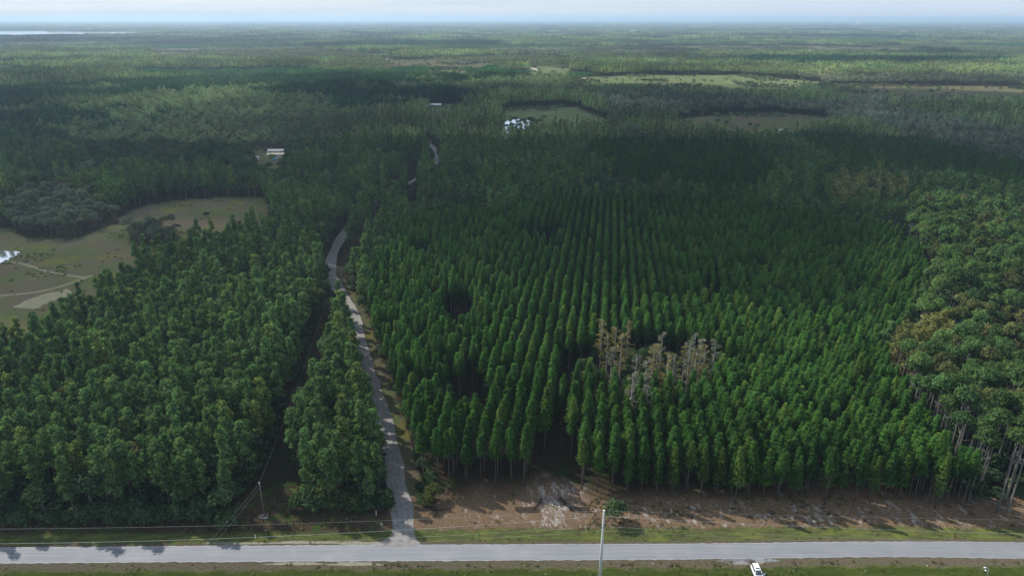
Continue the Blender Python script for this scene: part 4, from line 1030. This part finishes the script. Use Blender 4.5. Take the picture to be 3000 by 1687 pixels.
# --- white SUV with an open driver door
M['carpaint'] = simple('white_car_paint', (.80, .81, .82), (.78, .79, .80), 1, .25, coat=.6)
M['glass'] = simple('car_glass', (.02, .035, .05), (.025, .04, .055), 1, .05, spec=.9)
M['tyre'] = simple('tyre_rubber', (.02, .02, .02), (.03, .03, .03), 4, .9)
M['rim'] = simple('alloy_rim', (.45, .46, .48), (.35, .36, .38), 4, .35, metal=.8)
M['darktrim'] = simple('dark_trim', (.03, .03, .032), (.02, .02, .022), 4, .6)
M['lampglass'] = simple('lamp_lens', (.75, .76, .78), (.6, .62, .65), 2, .15)
M['redlens'] = simple('red_lens', (.45, .02, .02), (.35, .015, .015), 2, .2)
CZ = 1.72; CYc = 123.2; CX = x_at(CYc, CZ, 2219.5)
car = empty('parked_car', (CX, CYc - .35, 0), math.pi); tag(car, 'white parked estate car facing the camera on the grass with its driver door open', 'car')
# profile: y forward (front = +y), stations (y, half width, z low, z high)
def loft(name, st, mat, parent, smooth=True, sub=2):
    V = []; F = []; n = 0
    for (y, w, z0, z1, wt) in st:
        ring = [(-w, y, z0 + .06), (-w * 1.0, y, z0 + (z1 - z0) * .55), (-w * wt, y, z1 - .04), (-w * wt * .5, y, z1), (w * wt * .5, y, z1), (w * wt, y, z1 - .04), (w, y, z0 + (z1 - z0) * .55), (w, y, z0 + .06), (w * .8, y, z0), (-w * .8, y, z0)]
        n = len(ring); V += ring
    for i in range(len(st) - 1):
        for k in range(n): k2 = (k + 1) % n; F.append((i * n + k, (i + 1) * n + k, (i + 1) * n + k2, i * n + k2))
    F.append(tuple(range(n))); F.append(tuple((len(st) - 1) * n + k for k in range(n - 1, -1, -1)))
    b = MB().add(V, F); o = b.build(name, mat, parent, smooth)
    if sub: s_ = o.modifiers.new('subsurf', 'SUBSURF'); s_.levels = s_.render_levels = sub
    return o
body = loft('body', [(-2.40, .78, .50, .95, .9), (-2.34, .90, .36, 1.05, .92), (-1.6, .95, .30, 1.08, .93), (0, .96, .28, 1.06, .93), (1.2, .95, .30, 1.03, .92), (1.7, .94, .30, 1.00, .9), (2.25, .88, .32, .88, .88), (2.40, .74, .42, .76, .85)], M['carpaint'], car)
cab = loft('cabin', [(-2.25, .74, .95, 1.20, .86), (-2.10, .80, .95, 1.62, .80), (-1.2, .83, .95, 1.72, .78), (0.1, .83, .95, 1.70, .78), (.45, .82, .95, 1.60, .78), (1.15, .80, .95, 1.10, .85)], M['glass'], car)
roof = MB(); rv = []; RS = [(-2.16, .66, 1.66), (-1.2, .69, 1.765), (-.2, .69, 1.765), (.22, .66, 1.70)]
for (y, w, z) in RS: rv += [(-w, y, z - .05), (-w * .85, y, z), (w * .85, y, z), (w, y, z - .05)]
roof.add(rv, [(i * 4 + k, (i + 1) * 4 + k, (i + 1) * 4 + k + 1, i * 4 + k + 1) for i in range(3) for k in range(3)])
ro = roof.build('roof', M['carpaint'], car, True); so = ro.modifiers.new('thickness', 'SOLIDIFY'); so.thickness = .05; so.offset = 0
MB().box((0, -.35, 1.795), (.95, .42, .02)).build('sunroof', M['glass'], car)
for sx in (-1, 1):
    MB().tube([(sx * .60, -1.95, 1.80), (sx * .61, -1.1, 1.83), (sx * .60, .0, 1.80)], .025, 6).build('roof_rail', M['steel'], car, True)
    MB().tube([(sx * .79, 1.10, 1.08), (sx * .665, .25, 1.68)], .045, 6).build('pillar', M['carpaint'], car, True)
    MB().tube([(sx * .82, -.45, 1.05), (sx * .70, -.45, 1.66)], .04, 6).build('pillar', M['carpaint'], car, True)
    MB().box((sx * 1.02, .78, 1.10), (.20, .14, .15)).build('wing_mirror', M['carpaint'], car, bevel=.03)
    MB().box((sx * .66, 2.31, .74), (.30, .14, .13), sx * -.25).build('headlight', M['lampglass'], car, bevel=.03)
    MB().box((sx * .72, -2.33, 1.0), (.16, .10, .30)).build('tail_light', M['redlens'], car, bevel=.02)
    for wy in (-1.45, 1.45):
        t_ = MB().tube([(sx * .97, wy, .34), (sx * .74, wy, .34)], .34, 20).build('wheel', M['tyre'], car, True)
        MB().tube([(sx * .985, wy, .34), (sx * .96, wy, .34)], .22, 16).build('rim', M['rim'], t_, True)
MB().box((0, 2.40, .60), (1.1, .06, .22)).build('grille', M['darktrim'], car, bevel=.02)
MB().box((0, -2.42, .45), (1.5, .08, .18)).build('rear_bumper', M['darktrim'], car, bevel=.02)
# open door hinged at the front, on the picture's right of the car (its left)
dr = MB().box((0, -.52, .72), (.07, 1.05, .72)).build('door', M['carpaint'], car, bevel=.03)
dr.location = (-.97, .85, 0); dr.rotation_euler = (0, 0, -R(48))
dw = MB().box((.03, -.52, 1.28), (.03, .85, .38)).build('window', M['glass'], dr)

# --- litter
for i, (a, b) in enumerate([(1598, 1679), (2325, 1670), (2416, 1656), (2536, 1669), (2716, 1656), (2343, 1576), (391, 1674), (843, 1667), (1912, 1650), (778, 1553), (1723, 1667)]):
    x, y = GS(a, b); bb = MB(); q = rng.random(3)
    bb.box((0, 0, .08), (.16 + .08 * q[0], .10 + .1 * q[1], .14), float(q[2] * 3), .5); bb.box((.08, .05, .04), (.12, .12, .05), 1.0, .6)
    o = bb.build('litter', M['white']); o.location = (x, y, -.25 if b > 1664 else 0.0)
    tag(o, f'small white scrap of litter in the roadside grass, {ORD(sorted([1598, 2325, 2416, 2536, 2716, 2343, 391, 843, 1912, 778, 1723]).index(a) + 1)} from the left', 'litter', 'white scraps of litter by the road')

# --- far buildings
M['tanroof'] = simple('tan_metal_roof', (.60, .52, .34), (.50, .44, .30), .8, .6)
M['greyroof'] = simple('grey_metal_roof', (.42, .43, .45), (.28, .29, .31), .8, .6)
M['whiteroof'] = simple('white_metal_roof', (.62, .63, .64), (.45, .46, .48), .8, .6)
M['wallc'] = simple('pale_siding', (.50, .49, .46), (.42, .41, .38), 1, .8)
M['blue'] = simple('blue_tarp', (.03, .25, .42), (.02, .18, .34), 1, .5)
M['darkwin'] = simple('dark_window', (.03, .035, .04), (.02, .02, .025), 1, .15)
def building(name, x, y, L, W, h, hr, roofm, wallm, lab, cat, rz=0., n=3, grp=None):
    r = empty(name, (x, y, 0), rz); tag(r, lab, cat, grp)
    MB().box((0, 0, h / 2), (L, W, h)).build('wall', wallm, r)
    V = [(-L / 2 - .4, -W / 2 - .4, h - .05), (L / 2 + .4, -W / 2 - .4, h - .05), (L / 2 + .4, W / 2 + .4, h - .05), (-L / 2 - .4, W / 2 + .4, h - .05), (-L / 2 - .4, 0, h + hr), (L / 2 + .4, 0, h + hr)]
    MB().add(V, [(0, 1, 5, 4), (2, 3, 4, 5), (1, 2, 5), (3, 0, 4), (0, 3, 2, 1)]).build('roof', roofm, r)
    for i in range(n):
        MB().box((-L / 2 + L * (i + .5) / n, -W / 2 - .03, h * .55), (1.1, .05, 1.0)).build('window', M['darkwin'], r)
    MB().box((L * .12, -W / 2 - .03, 1.0), (.95, .06, 2.0)).build('door', M['whiteroof'], r)
    return r
def at(sx, sy, z): return GS(sx, sy, z)
x, y = at(808, 449, 3.6); building('mobile_home', x, y, 15.5, 5, 2.8, 1.1, M['tanroof'], M['wallc'], 'long mobile home with pale yellow roof in the wood clearing', 'mobile home', .05)
x, y = at(806, 440, 3.6); building('mobile_home', x, y + 3, 15, 6, 2.8, 1.2, M['greyroof'], M['wallc'], 'long mobile home with grey striped roof behind the yellow roofed one', 'mobile home', .02)
x, y = at(748, 458, 3.4); building('mobile_home', x, y, 6, 4.5, 2.6, .9, M['whiteroof'], M['wallc'], 'small white roofed cabin left of the yellow roofed mobile home', 'cabin', .0, 2)
def vehicle(x, y, rz, mat, lab, L=4.6):
    r = empty('parked_car', (x, y, 0), rz); tag(r, lab, 'car', 'vehicles parked at the mobile homes')
    MB().box((0, 0, .62), (L, 1.85, .7)).build('body', mat, r, bevel=.12); MB().box((-.2, 0, 1.2), (L * .55, 1.65, .55), 0, .85).build('cabin', M['darkwin'], r, bevel=.08)
    MB().box((-.2, 0, 1.5), (L * .42, 1.35, .06)).build('roof', mat, r)
    for a in (-1, 1):
        for b in (-1, 1): MB().tube([(a * L * .32, b * .95, .33), (a * L * .32, b * .72, .33)], .33, 12).build('wheel', M['tyre'], r, True)
for i, (a, b, mm, ll, LL) in enumerate([(811, 454, 'white', 'white van parked in front of the yellow roofed mobile home', 6), (828, 453, 'white', 'white pickup at the right end of the yellow roofed mobile home', 5), (828, 459, 'whiteroof', 'pale car nearer than the white pickup by the mobile homes', 4.6), (812, 463, 'wallc', 'pale low trailer behind the blue tarpaulin', 5), (745, 466, 'darktrim', 'dark car below the small white cabin', 4.6)]):
    x, y = at(a, b, 1.4); vehicle(x, y, .1 * i, M[mm], ll, LL)
x, y = at(805, 466, .8); o = MB().box((0, 0, .6), (4.2, 3.4, 1.2), .2, .8).build('tarpaulin', M['blue'], bevel=.2); o.location = (x, y, 0); tag(o, 'bright blue tarpaulin over a heap by the mobile homes', 'tarpaulin')
x, y = at(1174, 292, 8); building('tall_house', x, y, 7, 6, 9, 2, M['greyroof'], M['greyroof'], 'tall narrow grey house rising from the far wood', 'house', .2, 2)
x, y = at(1268, 305, 5); building('farmhouse', x, y, 24, 8, 4, 1.6, M['whiteroof'], M['wallc'], 'long white roofed house under trees left of the green field', 'house', .02, 5)
x, y = at(299, 421, 6); building('cabin', x, y, 6, 4, 5.5, 1.0, M['whiteroof'], M['wallc'], 'white roofed cabin just showing in the left wood', 'cabin', -.4, 2)
x, y = at(643, 429, 9); building('cabin', x, y, 5, 4, 8, 1.0, M['greyroof'], M['wallc'], 'grey roofed cabin just showing left of the mobile homes', 'cabin', .5, 2)
for i, a in enumerate((1851, 1858)):
    x, y = at(a, 91, 18); building('barn', x, y, 24, 14, 19, 4, M['whiteroof'], M['wallc'], f'distant white barn near the horizon, {("left", "right")[i]} of a pair', 'barn', 0, 3, 'distant white barns')
# --- radio mast and far line poles
x, y = GS(1601, 86); H = z_at(y, 47)
r = empty('radio_mast', (x, y, 0)); tag(r, 'very tall thin radio mast breaking the horizon', 'radio mast')
b = MB()
for a in range(3):
    c_, s_ = math.cos(a * 2.094) * 1.5, math.sin(a * 2.094) * 1.5; b.tube([(c_, s_, 0), (c_, s_, H)], .45, 4)
for k in range(int(H / 6)):
    z0 = k * 6
    for a in range(3): b.tube([(math.cos(a * 2.094) * 1.5, math.sin(a * 2.094) * 1.5, z0), (math.cos((a + 1) * 2.094) * 1.5, math.sin((a + 1) * 2.094) * 1.5, z0 + 6)], .25, 4, False)
b.build('lattice', M['steel'], r); MB().tube([(0, 0, H), (0, 0, H + 8)], .5, 6).build('antenna', M['white'], r)
for i, (a, by, ty) in enumerate([(227, 185, 166), (530, 188, 170), (830, 189, 172), (1136, 190, 168), (1411, 192, 172), (1676, 190, 170), (1976, 186, 168)]):
    x, y = GS(a, by); H = z_at(y, ty); r = empty('transmission_pole', (x, y, 0)); tag(r, f'distant steel transmission pole, {ORD(i + 1)} from the left', 'transmission pole', 'line of distant transmission poles')
    MB().tube([(0, 0, 0), (0, 0, H)], [.75, .45], 6).build('shaft', M['steel'], r, True)
    for z in (H - 1, H - 5): MB().box((0, 0, z), (6, .5, .5)).build('crossarm', M['steel'], r)
# --- smoke
m, nt, out = new_mat('smoke'); d_ = N(nt, 'ShaderNodeBsdfDiffuse'); d_.inputs['Color'].default_value = (.85, .86, .88, 1); tr = N(nt, 'ShaderNodeBsdfTransparent'); ms_ = N(nt, 'ShaderNodeMixShader')
lw = N(nt, 'ShaderNodeLayerWeight', Blend=.35); nt.links.new(maprange(nt, lw.outputs['Facing'], 0., .9, .45, 1.), ms_.inputs[0]); nt.links.new(d_.outputs[0], ms_.inputs[1]); nt.links.new(tr.outputs[0], ms_.inputs[2]); nt.links.new(ms_.outputs[0], out.inputs['Surface'])
def puff(bm_, x, y, z, r, sd):
    rg = np.random.default_rng(sd); n1_, n2_ = 10, 7
    V = []; F = []
    for i in range(n2_ + 1):
        for k in range(n1_):
            th = math.pi * i / n2_; ph = 2 * math.pi * k / n1_; q = r * (1 + .18 * math.sin(3 * ph + sd) * math.sin(2 * th + sd))
            V.append((x + q * math.sin(th) * math.cos(ph), y + q * math.sin(th) * math.sin(ph), z + q * .7 * math.cos(th)))
    for i in range(n2_):
        for k in range(n1_): F.append((i * n1_ + k, i * n1_ + (k + 1) % n1_, (i + 1) * n1_ + (k + 1) % n1_, (i + 1) * n1_ + k))
    bm_.add(V, F)
sx0, sy0 = GS(2500, 78); b = MB()
for i in range(9): puff(b, i * 22., i * 10, 12 + i * 6.5 + 5 * math.sin(i * 2), 10 + i * 1.8, i)
o = b.build('smoke', m, None, True); o.location = (sx0, sy0, 0); tag(o, 'small plume of white smoke near the horizon', 'smoke', kind='stuff')

# ================================================================== CLOUDS overhead (cast the shade that lies over the middle of the woods)
m, nt, out = new_mat('cloud')
d_ = N(nt, 'ShaderNodeBsdfDiffuse'); d_.inputs['Color'].default_value = (.9, .9, .92, 1); tl = N(nt, 'ShaderNodeBsdfTranslucent'); tl.inputs['Color'].default_value = (.9, .9, .92, 1)
mm = N(nt, 'ShaderNodeMixShader'); mm.inputs[0].default_value = .5; nt.links.new(d_.outputs[0], mm.inputs[1]); nt.links.new(tl.outputs[0], mm.inputs[2])
tr = N(nt, 'ShaderNodeBsdfTransparent'); ms_ = N(nt, 'ShaderNodeMixShader')
cn = noise(nt, .0035, 6, N(nt, 'ShaderNodeNewGeometry').outputs['Position'], .6)
nt.links.new(ramp(nt, cn, [(.36, .10), (.62, .58)]), ms_.inputs[0]); nt.links.new(tr.outputs[0], ms_.inputs[1]); nt.links.new(mm.outputs[0], ms_.inputs[2]); nt.links.new(ms_.outputs[0], out.inputs['Surface'])
ALT = 1100.
def cloud(cx, cy, rx, ry, n, seed, lab):
    """centre given as the spot on the ground that it shades"""
    rg = random.Random(seed); b = MB(); ox = SDIR.x / SDIR.z * ALT; oy = SDIR.y / SDIR.z * ALT
    for i in range(n):
        a = rg.random() * 6.28; q = math.sqrt(rg.random()); r_ = (rx + ry) / 2 * rg.uniform(.16, .30) * (1.15 - .5 * q)
        puff(b, cx + ox + math.cos(a) * q * (rx - r_ * .5), cy + oy + math.sin(a) * q * (ry - r_ * .5), ALT + rg.uniform(-20, 60), min(r_, 260), rg.randint(0, 999))
    o = b.build('cloud', m, None, True); tag(o, lab, kind='structure')
cloud(100, 830, 1100, 540, 70, 1, 'broad flat cloud high above the plantation')
cloud(1350, 1120, 600, 240, 30, 2, 'flat cloud high above the right hand woods')
cloud(-1500, 1250, 800, 420, 34, 3, 'flat cloud high above the left hand woods')
cloud(-2900, 4000, 1900, 700, 60, 4, 'distant flat cloud above the far woods on the left')


# ================================================================== HAZE
hz = MB().box((0, 29000, 81.75), (100000, 64000, 166.5)).build('haze', None)
m, nt, out = new_mat('haze'); pv = N(nt, 'ShaderNodeVolumePrincipled'); pv.inputs['Color'].default_value = (.60, .80, 1.0, 1)
pv.inputs['Density'].default_value = 8.5e-5; pv.inputs['Anisotropy'].default_value = .3
nt.links.new(pv.outputs[0], out.inputs['Volume'])
hz.data.materials.clear(); hz.data.materials.append(m); tag(hz, 'pale blue air haze', kind='stuff')
# radio mast rises inside the box; everything else is lower
